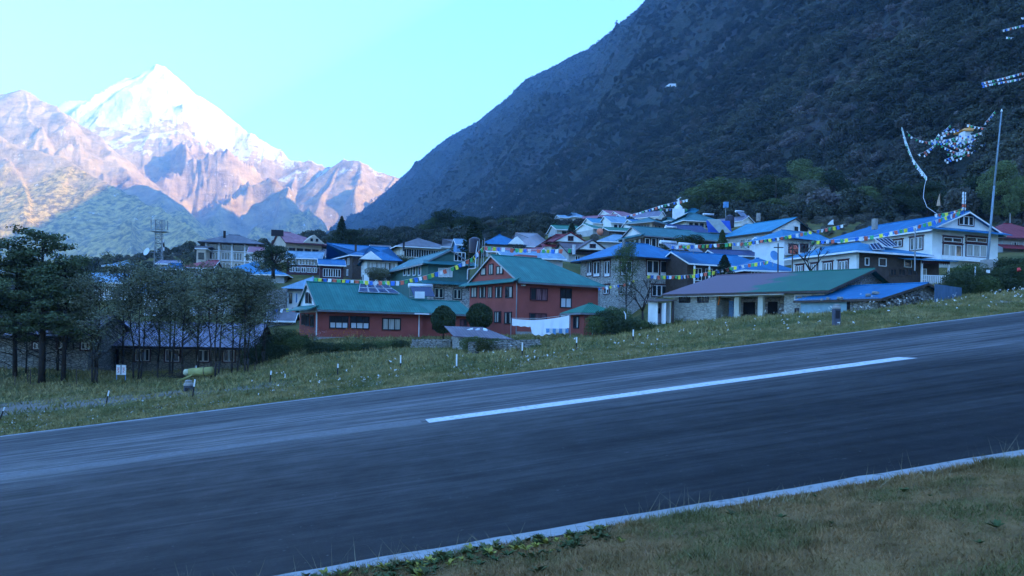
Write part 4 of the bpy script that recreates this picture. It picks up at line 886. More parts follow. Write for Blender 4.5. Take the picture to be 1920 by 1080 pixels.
c = t.mix(t.math('MULTIPLY', t.ramp(vc.outputs['Distance'], [(.0, 1.0), (.006, 0.0)]), t.ramp(t.noise(p, .25, 3), [(.5, 0.0), (.62, .7)])), c, (.012, .012, .014))
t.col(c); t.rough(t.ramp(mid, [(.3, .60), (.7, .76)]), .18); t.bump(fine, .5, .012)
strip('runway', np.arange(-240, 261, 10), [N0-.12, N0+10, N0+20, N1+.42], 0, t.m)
def paintmat(name, c0, lo, hi):
    t = NT(name); p = t.mapping(t.pos(), rot=(0, 0, -rad(13)))
    w = t.noise(p, 7, 6, .7); w2 = t.noise(t.mapping(p, (.3, 3, 1)), 1, 4)
    c = t.mix(t.ramp(w, [(lo, 1.0), (hi, 0.0)]), c0, (.10, .10, .10)); c = t.mix(t.ramp(w2, [(.35, 0.0), (.75, .4)]), c, scl(c0, .6))
    t.col(c); t.rough(.7, .3); return t.m
pm_ = paintmat('runway_paint', (.62, .64, .64), .34, .46); pm2 = paintmat('edge_paint', (.30, .31, .31), .33, .47)
def rag(name, s0, s1, n0, n1, dz, mat, j=.03, step=.5):
    s = np.arange(s0, s1+step, step); k = len(s); a = n0+rng.normal(size=k)*j; b = n1+rng.normal(size=k)*j
    X0, Y0 = xy(s, a); X1, Y1 = xy(s, b); V = np.concatenate([np.stack([X0, Y0, SLOPE*s+dz], -1), np.stack([X1, Y1, SLOPE*s+dz], -1)])
    i = np.arange(k-1); me = npmesh(name, V, np.stack([i, i+1, i+k+1, i+k], -1), mat); return link(name, me)
o = rag('centre_line', 3.2, 21.2, 25.35, 26.4, .004, pm_, .015); tag(o, kind='structure')
o = rag('faded_line', -26, 3.0, 25.6, 26.5, .004, paintmat('faded_paint', (.15, .155, .16), .45, .6), .05); tag(o, kind='structure')
o = rag('edge_line', -30, 45, N0-.02, N0+.40, .004, pm2, .02, .4); tag(o, kind='structure')
for a, b in ((-120, -7.0), (-6.2, 17.0), (17.8, 130)): o = rag('edge_line', a, b, N1-.30, N1+.18, .004, pm2, .02, 1.5); tag(o, kind='structure')
# ------------------------------------------------------------------ plants
LEAF = {'pine': leafmat('pine_needles', (.06, .09, .045), (.13, .16, .08)), 'dark': leafmat('dark_leaves', (.024, .042, .022), (.055, .075, .035)),
        'mid': leafmat('mid_leaves', (.045, .075, .028), (.11, .14, .05)), 'olive': leafmat('olive_leaves', (.05, .06, .025), (.11, .12, .05)),
        'pale': leafmat('pale_leaves', (.09, .10, .07), (.20, .20, .15)), 'yellow': leafmat('yellow_leaves', (.20, .20, .04), (.42, .36, .08)),
        'grey': leafmat('grey_twigs', (.10, .095, .09), (.20, .18, .17)), 'sparse': leafmat('thin_leaves', (.05, .065, .035), (.11, .12, .06))}
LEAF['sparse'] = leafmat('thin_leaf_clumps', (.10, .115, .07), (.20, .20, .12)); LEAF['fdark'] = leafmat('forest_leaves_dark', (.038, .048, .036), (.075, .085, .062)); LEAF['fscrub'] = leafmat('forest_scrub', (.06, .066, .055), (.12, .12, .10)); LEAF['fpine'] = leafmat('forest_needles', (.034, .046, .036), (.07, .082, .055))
LEAF['fgreen'] = leafmat('edge_leaves', (.075, .11, .04), (.17, .21, .09)); LEAF['folive'] = leafmat('edge_leaves_olive', (.12, .13, .05), (.24, .24, .11))
BARK = plain('bark', (.035, .028, .024), .9, .3, 4)
def leaves(C, size, rg, up=.0, asp=1.0):
    n = len(C); a = rg.normal(size=(n, 3)); a /= np.linalg.norm(a, axis=1)[:, None]; b = rg.normal(size=(n, 3)); b -= (b*a).sum(1)[:, None]*a; b /= np.linalg.norm(b, axis=1)[:, None]
    s = size*(.5+rg.random(n))[:, None]
    V = np.stack([C-a*s*.5*asp-b*s*.35, C+a*s*.5*asp-b*s*.1, C+b*s*.5], 1).reshape(-1, 3); return V, np.arange(3*n).reshape(-1, 3)
def clump(rg, c, r, n, shell=.55):
    d = rg.normal(size=(n, 3)); d /= np.linalg.norm(d, axis=1)[:, None]
    k = shell+(1-shell)*rg.random(n)**.5; return np.asarray(c)+d*np.asarray(r)*k[:, None]
TREES = {}
def grow(kind, seed, H, R):
    """returns (trunk mesh, crown mesh, leaf key); origin at the foot"""
    rg = np.random.default_rng(seed); rs = random.Random(seed); g = MB(); C = []; size = .16
    if kind == 'pine':
        g.tube((0, 0, -.4), (.1, 0, H*.5), .20*H/12, .13*H/12, 8); g.tube((.1, 0, H*.5), (0, .1, H*.97), .13*H/12, .03, 6); size = .15
        for i in range(60):
            f = .30+.68*(i/64.); z = H*f; an = rs.uniform(0, 6.28); ln = R*(1.15-f)**.6*rs.uniform(.5, 1.12)*(1 if f > .42 else 1.05)
            up = rs.uniform(.05, .45)*ln; e = (math.cos(an)*ln, math.sin(an)*ln, z+up); g.tube((0, 0, z), e, .045*H/12, .012, 4)
            for q in (.5, .75, 1.0): C.append(clump(rg, (e[0]*q, e[1]*q, z+up*q+.12), (.66, .66, .30), 64, .1))
        for i in range(10):
            z = H*rs.uniform(.12, .34); an = rs.uniform(0, 6.28); ln = R*rs.uniform(.4, .9); g.tube((0, 0, z), (math.cos(an)*ln, math.sin(an)*ln, z+ln*rs.uniform(.2, .7)), .03, .008, 4)
    elif kind == 'broad':
        g.tube((0, 0, -.4), (0, 0, H*.42), .035*H, .024*H, 8); size = .17
        for i in range(26):
            an = rs.uniform(0, 6.28); el = rs.uniform(-.75, 1.45); rr = R*rs.uniform(.45, .9)
            c = (rr*math.cos(an)*math.cos(el), rr*math.sin(an)*math.cos(el), H*.50+(H*.42)*math.sin(el)*rs.uniform(.7, 1)); g.tube((0, 0, H*.38), c, .012*H, .02, 4)
            C.append(clump(rg, c, (R*.36, R*.36, R*.28), 420, .5))
    elif kind == 'cone':
        g.tube((0, 0, -.4), (0, 0, H*.95), .02*H, .01, 6); size = .2
        for i in range(70):
            f = (i+.5)/70; rr = R*(1-f)**.75*(.6+.4*rs.random()); an = i*2.4; C.append(clump(rg, (rr*.7*math.cos(an), rr*.7*math.sin(an), H*(.08+.9*f)), (R*.34*(1.1-f)+.12, R*.34*(1.1-f)+.12, H*.05), 85, .4))
    elif kind == 'bush':
        g.tube((0, 0, -.3), (0, 0, H*.5), .06, .03, 5); size = .10
        for i in range(18):
            an = rs.uniform(0, 6.28); rr = R*rs.uniform(.1, .62); C.append(clump(rg, (rr*math.cos(an), rr*math.sin(an), H*rs.uniform(.25, .72)), (R*.42, R*.42, H*.26), 420, .6))
    elif kind == 'ball':
        g.tube((0, 0, -.3), (0, 0, H*.5), .07, .04, 5); size = .15
        d = rg.normal(size=(12000, 3)); d /= np.linalg.norm(d, axis=1)[:, None]; k = .80+.20*rg.random(12000)+.05*np.sin(d[:, 0]*5+d[:, 2]*7)
        C.append(np.array([0, 0, H*.54])+d*np.array([R, R, H*.46])*k[:, None])
    elif kind == 'sparse':                                   # several whippy stems under a thin top
        ns = rs.choice((1, 2, 3)); size = .115
        for s_ in range(ns):
            bx, by = rs.uniform(-.35, .35), rs.uniform(-.3, .3); pts = [(bx, by, -.4)]
            for k in range(1, 7): pts.append((bx*(1+k*.35)+rs.uniform(-.12, .12), by*(1+k*.3), H*.92*k/6))
            for k in range(6): g.tube(pts[k], pts[k+1], .022*H*(1-.15*k)/ns**.3*.5, .022*H*(1-.15*(k+1))/ns**.3*.5, 6)
            for k in range(int(58/ns)):
                f = rs.uniform(.22, 1); i = min(5, int(f*6)); b = Vector(pts[i]).lerp(Vector(pts[i+1]), f*6-i); an = rs.uniform(0, 6.28); ln = R*rs.uniform(.35, 1)*(1.15-.55*f)
                e = b+Vector((math.cos(an)*ln, math.sin(an)*ln, ln*rs.uniform(.3, 1.1))); g.tube(b, e, .028, .008, 3)
                for q in range(3): e2 = e+Vector((rs.uniform(-.5, .5), rs.uniform(-.5, .5), rs.uniform(0, .6))); g.tube(b.lerp(e, .4+.2*q), e2, .012, .005, 3)
                if f > .30: C.append(clump(rg, e, (.66, .66, .6), int(165*min(1, (f-.15)*1.6)), .05))
    elif kind == 'bare':
        size = .06
        def br(p, d, ln, r, dep):
            e = p+d*ln; g.tube(p, e, r, r*.62, 6 if dep > 2 else 4)
            if dep == 0: C.append(clump(rg, e, (.25, .25, .25), 5, 0)); return
            for k in range(3 if dep > 1 else 3):
                nd = (d+Vector((rs.uniform(-.75, .75), rs.uniform(-.75, .75), rs.uniform(-.1, .5)))).normalized(); br(e, nd, ln*rs.uniform(.62, .85), r*.6, dep-1)
        br(Vector((0, 0, -.4)), Vector((.05, 0, 1)), H*.30, .022*H, 4)
    V, Fc = leaves(np.concatenate(C), size, rg)
    return g, V, Fc
def tree_mesh(kind, seed, H, R, leaf):
    k = (kind, seed, H, R, leaf)
    if k not in TREES:
        g, V, Fc = grow(kind, seed, H, R)
        me = bpy.data.meshes.new('trunk'); me.from_pydata(g.V, [], g.Fc); me.materials.append(BARK); me.shade_smooth()
        TREES[k] = (me, npmesh('crown', V, Fc, LEAF[leaf]))
    return TREES[k]
def tree(name, label, cat, kind, seed, px, Y, top, base=None, R=None, leaf='mid', group=None, dense=None, rz=None, Hfix=None):
    """placed with its foot on the ground at column px; top = pixel height of its crown"""
    x = unroll(px, 600 if base is None else base)[0]/F*Y
    z = gz1(x, Y)
    if base is not None: z = P(px, base, Y).z
    zt = P(px, top, Y).z; H = max(.8, zt-z); Hq = {'pine': 12, 'broad': 8, 'cone': 8, 'bush': 2.4, 'ball': 2.6, 'sparse': 9, 'bare': 6}[kind]; Rq = {'pine': 3.2, 'broad': 3.2, 'cone': 1.6, 'bush': 1.9, 'ball': 1.3, 'sparse': 2.0, 'bare': 2}[kind]
    tm, cm = tree_mesh(kind, seed, Hq, Rq, leaf)
    r = empty(name, (x, Y, z), seed*1.3+px*.01 if rz is None else rz); tag(r, label, cat, group); sx = (R/Rq) if R else H/Hq
    r.scale = (sx, sx, H/Hq)
    link('trunk', tm, r); link('crown', cm, r); return r

# ---- left grove
tree('pine_tree', 'tallest dark pine of the left grove, its crown against the sunlit slope', 'pine tree', 'pine', 1, 78, 61, 424, 722, 4.3, 'pine')
tree('pine_tree', 'dark pine cut by the left edge of the frame', 'pine tree', 'pine', 2, -25, 60, 432, 722, 4.0, 'pine')
tree('pine_tree', 'dark pine between the left edge and the tallest one', 'pine tree', 'pine', 3, 28, 63, 462, 722, 3.3, 'pine')
tree('pine_tree', 'lower pine right of the tallest one, reaching toward the notice board', 'pine tree', 'pine', 4, 118, 62, 468, 722, 3.2, 'pine')
sp = [(180, 61, 520, 2.5, 5, 'forked thin tree just left of the notice board'), (258, 64, 497, 2.3, 6, 'thin stemmed tree before the left windows of the stone barrack'), (294, 66, 512, 2.0, 7, 'slim tree between the two left windows of the barrack'),
      (232, 70, 492, 2.4, 12, 'greenish topped tree standing close to the barrack entrance'), (345, 64, 520, 2.2, 8, 'thin tree directly above the yellow tank'), (372, 67, 505, 2.0, 9, 'slender tree behind the yellow tank'), (404, 62, 500, 2.5, 10, 'thick stemmed tree right of the yellow tank'),
      (436, 65, 503, 2.2, 11, 'tall thin tree before the right end of the barrack roof'), (462, 63, 520, 2.2, 5, 'last thin tree at the right end of the grove'), (492, 68, 516, 1.8, 6, 'short tree right of the grove near the dark pavilion'), (150, 68, 500, 2.2, 7, 'thin tree behind the lower pine'),
      (108, 66, 560, 1.6, 9, 'small thin tree below the pine crowns'), (50, 64, 555, 1.6, 8, 'small bare stemmed tree left of the tallest pine'), (320, 69, 498, 2.3, 11, 'bushy topped tree in the middle of the grove')]
for px, Y, top, R, sd_, lb in sp: tree('grove_tree', lb, 'tree', 'sparse', sd_, px, Y, top, None, R, 'sparse', 'thin trees of the left grove')
for px, Y, top, base, R, lf, lb in [(512, 118, 456, 520, 3.4, 'dark', 'round dark tree in front of the pink roofed house'), (640, 175, 406, 470, 2.2, 'dark', 'small layered conifer on the ridge line below the distant peaks'), (478, 100, 520, 560, 3.5, 'mid', 'green tree left of the narrow white house'), (430, 105, 500, 560, 4, 'olive', 'pale green treetop before the long blue roof')]:
    tree('dark_tree' if lf == 'dark' else 'green_tree', lb, 'tree', 'broad' if Y < 150 else 'cone', 21, px, Y, top, base, R, lf)
# ---- shrubs round the red lodge
tree('round_bush', 'left of the two clipped round bushes before the red wing', 'bush', 'ball', 31, 831, 75, 574, 630, 1.15, 'dark', 'clipped round bushes')
tree('round_bush', 'right of the two clipped round bushes before the red lodge', 'bush', 'ball', 31, 899, 76, 569, 622, 1.25, 'dark', 'clipped round bushes', rz=2)
tree('garden_tree', 'leafy green topped tree in front of the stone lodge', 'tree', 'sparse', 7, 1176, 88, 450, 610, 1.7, 'mid')
tree('bare_tree', 'dark leafless tree standing in the bushes before the stone lodge', 'tree', 'bare', 41, 1206, 80, 508, 606, 2.4, 'grey')
tree('bare_tree', 'dark leafless tree before the white and brown lodge', 'tree', 'bare', 42, 1518, 78, 436, 530, 2.1, 'grey')
tree('small_conifer', 'small dark conifer between porch wing and blue wing', 'conifer', 'cone', 51, 1358, 92, 478, 520, 1.3, 'dark')
tree('small_conifer', 'narrow dark conifer in front of the emerald roofs', 'conifer', 'cone', 51, 1072, 165, 418, 440, 1.3, 'dark')
tree('small_conifer', 'dark green conifer below the teal gabled house', 'conifer', 'cone', 52, 1354, 120, 431, 470, 1.2, 'mid')
tree('tall_conifer', 'tall dark conifer behind the water drum left of the red lodge roof', 'conifer', 'cone', 53, 888, 130, 415, 500, 3.3, 'dark')
tree('purple_shrub', 'dark shrub beside the bay tower house', 'bush', 'bush', 33, 712, 112, 500, 528, 2.8, 'sparse')
tree('olive_shrub', 'olive green shrub above the green gable roof edge', 'bush', 'bush', 34, 752, 130, 476, 500, 3.0, 'olive')
tree('dark_tree', 'dark bush before the brown glazed wall of the wooden eave house', 'bush', 'bush', 35, 1290, 118, 440, 468, 3, 'dark')
tree('dark_tree', 'dark shrub under the hall roofs beside the solar heaters', 'bush', 'bush', 36, 1262, 112, 448, 474, 2, 'dark')
rb = random.Random(5)
BK = [(1128,72,590,630,1.7,'mid'),(1150,71,586,632,1.9,'dark'),(1172,71,592,632,1.8,'dark'),(1192,70,594,630,1.7,'dark'),(1208,70,600,628,1.5,'mid'),(1135,75,575,620,1.5,'dark'),(1230,70,606,624,1.1,'mid'),(1160,76,572,618,1.8,'mid')]
for i, (px, Y, t0, b0, R, lf) in enumerate(sorted(BK)): tree('bank_bush', ORD[i]+' bush from the left in the thicket between red porch house and outhouse', 'bush', 'bush', 36+i % 3, px, Y, t0, b0, R, lf, 'thicket right of the red porch house')
for i, (px, Y, t0, b0, R, lf) in enumerate(sorted([(540,73,612,660,1.7,'mid'),(562,71,622,668,1.6,'mid'),(590,69,636,668,1.5,'dark'),(622,69,640,670,1.7,'dark'),(655,69,638,670,1.7,'mid'),(690,69,640,668,1.6,'dark'),(722,70,636,664,1.5,'mid'),(505,73,620,672,1.6,'dark'),(520,70,640,682,1.6,'dark'),(480,70,640,690,1.4,'dark'),(750,70,634,660,1.2,'dark')])):
    tree('garden_bush', ORD[i]+' bush from the left in the hedge below the red annex', 'bush', 'bush', 36+i % 3, px, Y, t0, b0, R, lf, 'hedge bushes below the red annex')
for i, (px, Y, t0, b0, R, lf) in enumerate(sorted([(1800,66,505,556,1.9,'dark'),(1826,68,500,552,2,'dark'),(1858,70,498,548,2,'dark'),(1890,70,495,546,2.2,'dark'),(1925,70,490,545,2.2,'mid'),(1842,66,515,558,1.7,'mid'),(1880,66,515,552,1.8,'dark'),(1912,65,520,550,1.6,'dark'),(1815,74,490,530,1.8,'mid'),(1896,78,478,520,2.2,'dark')])):
    tree('bank_bush', ORD[i]+' bush from the left on the bank below the large white house', 'bush', 'bush', 36+i % 3, px, Y, t0, b0, R, lf, 'bushes on the right hand bank')
for i, (px, Y, t0, b0, R, lf) in enumerate([(882,62,628,664,1.3,'mid'),(905,61,630,668,1.4,'olive'),(925,63.5,632,660,1.4,'mid'),(1012,61,650,664,.9,'mid')]):
    tree('overgrown_bush', ORD[i]+' bush from the left along the stone wall beside the field shed', 'bush', 'bush', 36+i % 3, px, Y, t0, b0, R, lf, 'growth on the field wall')
# flowering shrubs
def flowers(name, label, c, n, px, py, Y, rx, rz_, mat, s=.09):
    rg = np.random.default_rng(int(px)); w = P(px, py, Y); C = np.array(w)+rg.normal(size=(n, 3))*np.array([rx, rx*.5, rz_]); V, Fc = leaves(C, s, rg)
    o = link(name, npmesh(name, V, Fc, mat)); tag(o, kind='stuff'); return o
OR = plain('orange_petals', (.55, .17, .02), .8, .3, 20); WH = plain('white_petals', (.75, .75, .72), .8, .1, 20); YE = plain('yellow_petals', (.5, .42, .05), .8, .2, 20)
flowers('orange_flowers', '', '', 130, 658, 624, 68.4, .9, .28, OR); flowers('orange_flowers', '', '', 80, 576, 622, 69.5, .5, .15, OR); flowers('pink_flowers', '', '', 70, 598, 626, 68.6, .4, .2, plain('pink_petals', (.45, .2, .2), .8, .2, 20))

# ---- single trees at the foot of the forest
fr_ = [(1350,230,336,408,17,'mid','broad light green tree crown, leftmost behind the teal roofs'),(1405,225,342,410,12,'mid','green tree behind the white solar heater'),(1305,240,372,408,9,'olive','low yellow green tree right of the white shrine'),(1515,190,338,410,8.5,'pale','pale round tree alone behind the teal gabled house'),
       (1450,200,372,414,8,'mid','dark green tree left of the pale round one'),(1500,215,300,390,9,'mid','green tree high behind the pale round one'),(1575,195,360,415,8,'sparse','dull green tree right of the pale round one'),(1620,185,350,420,8,'mid','leafy tree behind the ridge flags'),
       (1680,180,345,420,9,'dark','dark tree behind the blue ridge, left part'),(1740,175,340,415,9,'dark','dark tree behind the roof flagpole'),(1885,165,300,425,10,'mid','large green tree right of the tall flagpole'),(1830,175,330,415,8,'dark','dark tree behind the blue gable peak'),(1920,160,330,430,8,'mid','green tree at the right edge above the red roof'),
       (1440,220,330,400,10,'dark','dark tree mass left of centre on the forest edge'),(1560,210,320,405,9,'dark','dark tree behind the dull green one')]
for px, Y, t0, b0, R, lf, lb in fr_: tree('forest_tree', lb, 'tree', 'broad', 23+int(px) % 3, px, Y-6, t0, b0, R*.62*Y/200, {'mid': 'fgreen', 'olive': 'folive', 'pale': 'pale'}.get(lf, lf), 'trees along the forest edge')
for px, Y, t0, b0, R, lf, lb in [(845,235,392,450,7,'dark','rounded dark hillock of trees with light edges behind the long white lodge'),(880,225,405,450,5,'dark','dark tree right of the rounded hillock'),(820,240,405,452,5,'mid','dark green tree left of the rounded hillock'),(920,230,412,440,3.4,'pale','pale round tree behind the twin gable roofs'),(955,235,408,445,5,'mid','green tree right of the pale round one near centre'),
       (998,250,402,440,4.5,'pale','domed pale green tree left of the emerald roofs'),(1018,245,408,440,4,'mid','green tree beside the domed pale one'),(1045,255,412,436,3,'mid','small tree left of the lone pale house'),(1090,250,412,428,2.6,'dark','round dark bush right of the lone pale house'),
       (935,220,425,450,4,'dark','dark conifer behind the patched tin roof'),(660,190,430,470,5,'dark','dark tree left of the long white lodge on the slope'),(735,215,440,462,4,'dark','low dark tree at the foot of the slope'),(700,200,445,468,4,'dark','dark bush behind the bright blue roof')]:
    tree('village_tree', lb, 'tree', 'broad', 23+int(px) % 3, px, Y, t0, b0, R, lf, 'trees between village and mountainside')

def hillhit(px, py):
    x, y = unroll(px, py); b = math.degrees(math.atan(x/F))
    R0, R1 = lerp(b, bb, r0), lerp(b, bb, r1)
    for k in range(20, 1200):
        Yq = k*2.0; R = math.hypot(Yq, Yq*x/F); v = (R-R0)/(R1-R0)
        if v < 0: continue
        z = hill_xyz(np.array([b]), np.array([v]))[2][0]
        if z > ZC-Yq*y/F: return Yq
    return 1500
SHY = hillhit(1817, 285)-3
_c = P(1817, 260, SHY); CLEAR = [(_c.x, _c.y, 5)]
# ---- forest covering the mountainside: scattered copies of three crowns
def forest(name, src, B, V_, smin, smax, rgs):
    n = len(B); x, y, z = hill_xyz(B, V_)
    me = bpy.data.meshes.new(name); me.vertices.add(n); me.vertices.foreach_set('co', np.stack([x, y, z-.8], -1).astype(np.float32).ravel()); me.update()
    attr(me, 'size', smin+(smax-smin)*rgs.random(n)**1.5); attr(me, 'turn', rgs.random(n)*6.283)
    o = link(name, me); tag(o, kind='stuff')
    ng = bpy.data.node_groups.new(name, 'GeometryNodeTree'); ng.interface.new_socket('Geometry', in_out='INPUT', socket_type='NodeSocketGeometry'); ng.interface.new_socket('Geometry', in_out='OUTPUT', socket_type='NodeSocketGeometry')
    N = ng.nodes; Lk = ng.links; gi = N.new('NodeGroupInput'); go = N.new('NodeGroupOutput'); io = N.new('GeometryNodeInstanceOnPoints'); oi = N.new('GeometryNodeObjectInfo'); oi.inputs['Object'].default_value = src
    a = N.new('GeometryNodeInputNamedAttribute'); a.data_type = 'FLOAT'; a.inputs['Name'].default_value = 'size'; b = N.new('GeometryNodeInputNamedAttribute'); b.data_type = 'FLOAT'; b.inputs['Name'].default_value = 'turn'
    cx = N.new('ShaderNodeCombineXYZ'); Lk.new(b.outputs['Attribute'], cx.inputs['Z'])
    mtp = N.new('GeometryNodeMeshToPoints'); Lk.new(gi.outputs[0], mtp.inputs[0]); Lk.new(mtp.outputs[0], io.inputs['Points']); Lk.new(oi.outputs['Geometry'], io.inputs['Instance']); Lk.new(cx.outputs[0], io.inputs['Rotation']); Lk.new(a.outputs['Attribute'], io.inputs['Scale'])
    Lk.new(io.outputs[0], go.inputs[0]); md = o.modifiers.new('scatter', 'NODES'); md.node_group = ng; return o
def source(name, kind, px, Y, leaf, n, label):
    rg = np.random.default_rng(int(px)); C = []
    for i in range(9):
        if kind == 'cone': f = i/9; C.append(clump(rg, (0, 0, .12+.86*f), (.30*(1-f)+.03, .30*(1-f)+.03, .10), n//9, .5))
        else: an = i*2.4; el = rg.random()*1.3; C.append(clump(rg, (.30*math.cos(an)*math.cos(el), .30*math.sin(an)*math.cos(el), .45+.35*math.sin(el)), (.24, .24, .20), n//9, .6))
    V, Fc = leaves(np.concatenate(C), .085, rg); me = npmesh(name, V*8, Fc, LEAF[leaf]); x = unroll(px, 430)[0]/F*Y
    o = link(name, me, None, (x, Y, gz1(x, Y)-.5)); tag(o, label, 'tree'); return o
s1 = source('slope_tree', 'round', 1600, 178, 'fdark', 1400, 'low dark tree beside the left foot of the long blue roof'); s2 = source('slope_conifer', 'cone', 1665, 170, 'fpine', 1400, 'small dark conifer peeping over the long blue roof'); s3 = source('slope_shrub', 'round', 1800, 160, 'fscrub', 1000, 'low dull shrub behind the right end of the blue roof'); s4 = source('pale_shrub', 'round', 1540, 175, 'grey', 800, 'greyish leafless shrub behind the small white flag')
def scatter(n, seed, fn):
    rg = np.random.default_rng(seed); B = -17+55*rg.random(n); Vv = rg.random(n)**1.55
    return B, Vv, fn(B, Vv, rg), rg
def keepn(B, V_, rg):
    x, y, z = hill_xyz(B, V_); return x, y, z
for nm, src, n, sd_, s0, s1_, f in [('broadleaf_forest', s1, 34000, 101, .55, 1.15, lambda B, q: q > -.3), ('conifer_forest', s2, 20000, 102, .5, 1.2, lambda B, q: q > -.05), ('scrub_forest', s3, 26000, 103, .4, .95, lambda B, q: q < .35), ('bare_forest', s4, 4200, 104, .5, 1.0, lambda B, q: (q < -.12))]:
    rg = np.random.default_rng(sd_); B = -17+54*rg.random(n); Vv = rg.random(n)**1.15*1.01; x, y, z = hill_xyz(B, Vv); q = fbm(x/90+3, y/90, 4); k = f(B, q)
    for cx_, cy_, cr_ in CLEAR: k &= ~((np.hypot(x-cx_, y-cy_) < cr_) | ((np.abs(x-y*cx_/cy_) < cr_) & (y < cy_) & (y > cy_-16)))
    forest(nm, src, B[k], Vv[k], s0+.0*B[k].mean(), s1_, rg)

# ---- undergrowth filling the ground between the houses and the forest edge
def under(name, src, n, seed, fn, smin, smax):
    rg = np.random.default_rng(seed); px = -100+2150*rg.random(n); Yq = 112+190*rg.random(n)**.8; x = (px-960)/F*Yq; k = fn(px, Yq)
    ok = np.ones(n, bool)
    for h in HOUSES:
        dx, dy = x-h.o.x, Yq-h.o.y; u = dx*h.c+dy*h.n; v = -dx*h.n+dy*h.c; ok &= ~((u > -2.5) & (u < h.L+2.5) & (v > -(16 if h.Y > 120 else 5)) & (v < h.W+2.2))
    k &= ok; x, y = x[k], Yq[k]; z = gz(x, y); me = bpy.data.meshes.new(name); me.vertices.add(len(x)); me.vertices.foreach_set('co', np.stack([x, y, z-.5], -1).astype(np.float32).ravel()); me.update()
    attr(me, 'size', smin+(smax-smin)*rg.random(len(x))); attr(me, 'turn', rg.random(len(x))*6.283); o = link(name, me); tag(o, kind='stuff')
    md = o.modifiers.new('scatter', 'NODES'); md.node_group = next(g for g in bpy.data.node_groups if g.name.startswith('broadleaf' if src is s1 else 'scrub')); return o
under('undergrowth', s1, 2600, 301, lambda px, Y: ((px > 560) & (px < 1030) & (Y > 200)) | ((px > 1320) & (Y > 172)) | ((px > 560) & (Y > 272)), .35, .75)
under('undergrowth', s1, 900, 303, lambda px, Y: (px < 520) & (Y > 114), .25, .55)
under('undergrowth', s3, 4200, 302, lambda px, Y: (Y > 125) | (px < 500), .12, .36)

# ---- grass
def grassmat(name, a, b, c3, k):
    t = NT(name); p = t.pos(); c = t.mix(t.ramp(t.noise(p, k, 5, .6), [(.42, 0.0), (.54, 1.0)]), a, b)
    w = t.new('ShaderNodeTexWhiteNoise', noise_dimensions='3D'); t.l.new(t.mapping(p, (9, 9, 9)), w.inputs['Vector']); c = t.mix(t.ramp(w.outputs['Value'], [(.55, 0.0), (.95, .9)]), c, c3); c = t.mix(t.ramp(t.noise(p, k*5, 3), [(.35, .55), (.6, 0.0)]), c, scl(a, .45))
    t.col(c); t.rough(.85, .1); MATS[name] = t.m; return t.m
GR = grassmat('grass_blades', (.075, .095, .022), (.27, .14, .055), (.58, .42, .22), .55); GF = grassmat('verge_grass', (.11, .125, .035), (.33, .255, .10), (.50, .42, .20), .3)
def grass(name, n, s0, s1_, n0, n1, h, w, mat, seed, dens=None, pw=1):
    rg = np.random.default_rng(seed); s = s0+(s1_-s0)*rg.random(n); m_ = n0+(n1-n0)*rg.random(n)**pw; x, y = xy(s, m_)
    if dens is not None: k = rg.random(n) < dens(x, y); s, m_, x, y = s[k], m_[k], x[k], y[k]; n = len(s)
    z = gz(x, y)-.01; an = rg.random(n)*6.283; hh = h*(.4+rg.random(n))*(.7+1.2*np.clip(fbm(x*.6, y*.6, 3)+.35, 0, 1)); ww = w*(.6+.8*rg.random(n)); ln = rg.normal(size=(n, 2))*hh[:, None]*.55
    a = np.stack([x-np.cos(an)*ww, y-np.sin(an)*ww, z], -1); b = np.stack([x+np.cos(an)*ww, y+np.sin(an)*ww, z], -1); c = np.stack([x+ln[:, 0], y+ln[:, 1], z+hh], -1)
    o = link(name, npmesh(name, np.stack([a, b, c], 1).reshape(-1, 3), np.arange(3*n).reshape(-1, 3), mat)); tag(o, kind='stuff'); return o
grass('grass', 170000, -3, 17, 5.0, N0-.02, .05, .008, GR, 1)
grass('grass', 26000, -3, 17, N0-.35, N0+.06, .07, .009, GR, 2, lambda x, y: np.clip(fbm(x*1.5, y*1.5, 3)*2+.45, 0.05, 1))
gd = lambda x, y: np.clip(1.1-bareness(x, y)*1.0, .22, 1)
grass('verge_grass', 90000, -35, 62, N1+.3, N1+9, .11, .028, GF, 3, gd)
grass('verge_grass', 60000, -40, 70, N1+9, N1+38, .22, .045, GF, 4, gd)
grass('dry_stalks', 500, -3, 17, N0-.5, N0-.05, .24, .004, plain('dry_straw', (.35, .29, .17), .9, .2, 9), 5)
def dots(name, n, s0, s1_, n0, n1, h, s, mat, seed, dens=None):
    rg = np.random.default_rng(seed); q = s0+(s1_-s0)*rg.random(n); m_ = n0+(n1-n0)*rg.random(n); x, y = xy(q, m_)
    if dens is not None: k = rg.random(n) < dens(x, y); x, y = x[k], y[k]
    C = np.stack([x, y, gz(x, y)+h*(.5+rg.random(len(x)))], -1); V, Fc = leaves(np.repeat(C, 4, 0)+rg.normal(size=(len(C)*4, 3))*s*.35, s, rg); o = link(name, npmesh(name, V, Fc, mat)); tag(o, kind='stuff')
sel = lambda k, th: (lambda x, y: np.clip((fbm(x*k, y*k, 3)-th)*5, 0, 1))
dots('white_wildflowers', 420, -32, 60, N1+1.2, N1+9,   .2, .065, WH, 11, sel(.35, .16)); dots('white_wildflowers', 550, -5, 60, N1+4, N1+16, .4, .09, WH, 12, sel(.3, .12))
dots('white_wildflowers', 420, 22, 60, N1+2, N1+15, .5, .09, WH, 13, sel(.25, .1)); dots('pale_seed_heads', 1200, -32, 20, N1+.8, N1+8, .2, .05, plain('seed_heads', (.38, .38, .33), .9, .2, 9), 14, sel(.3, -.05))
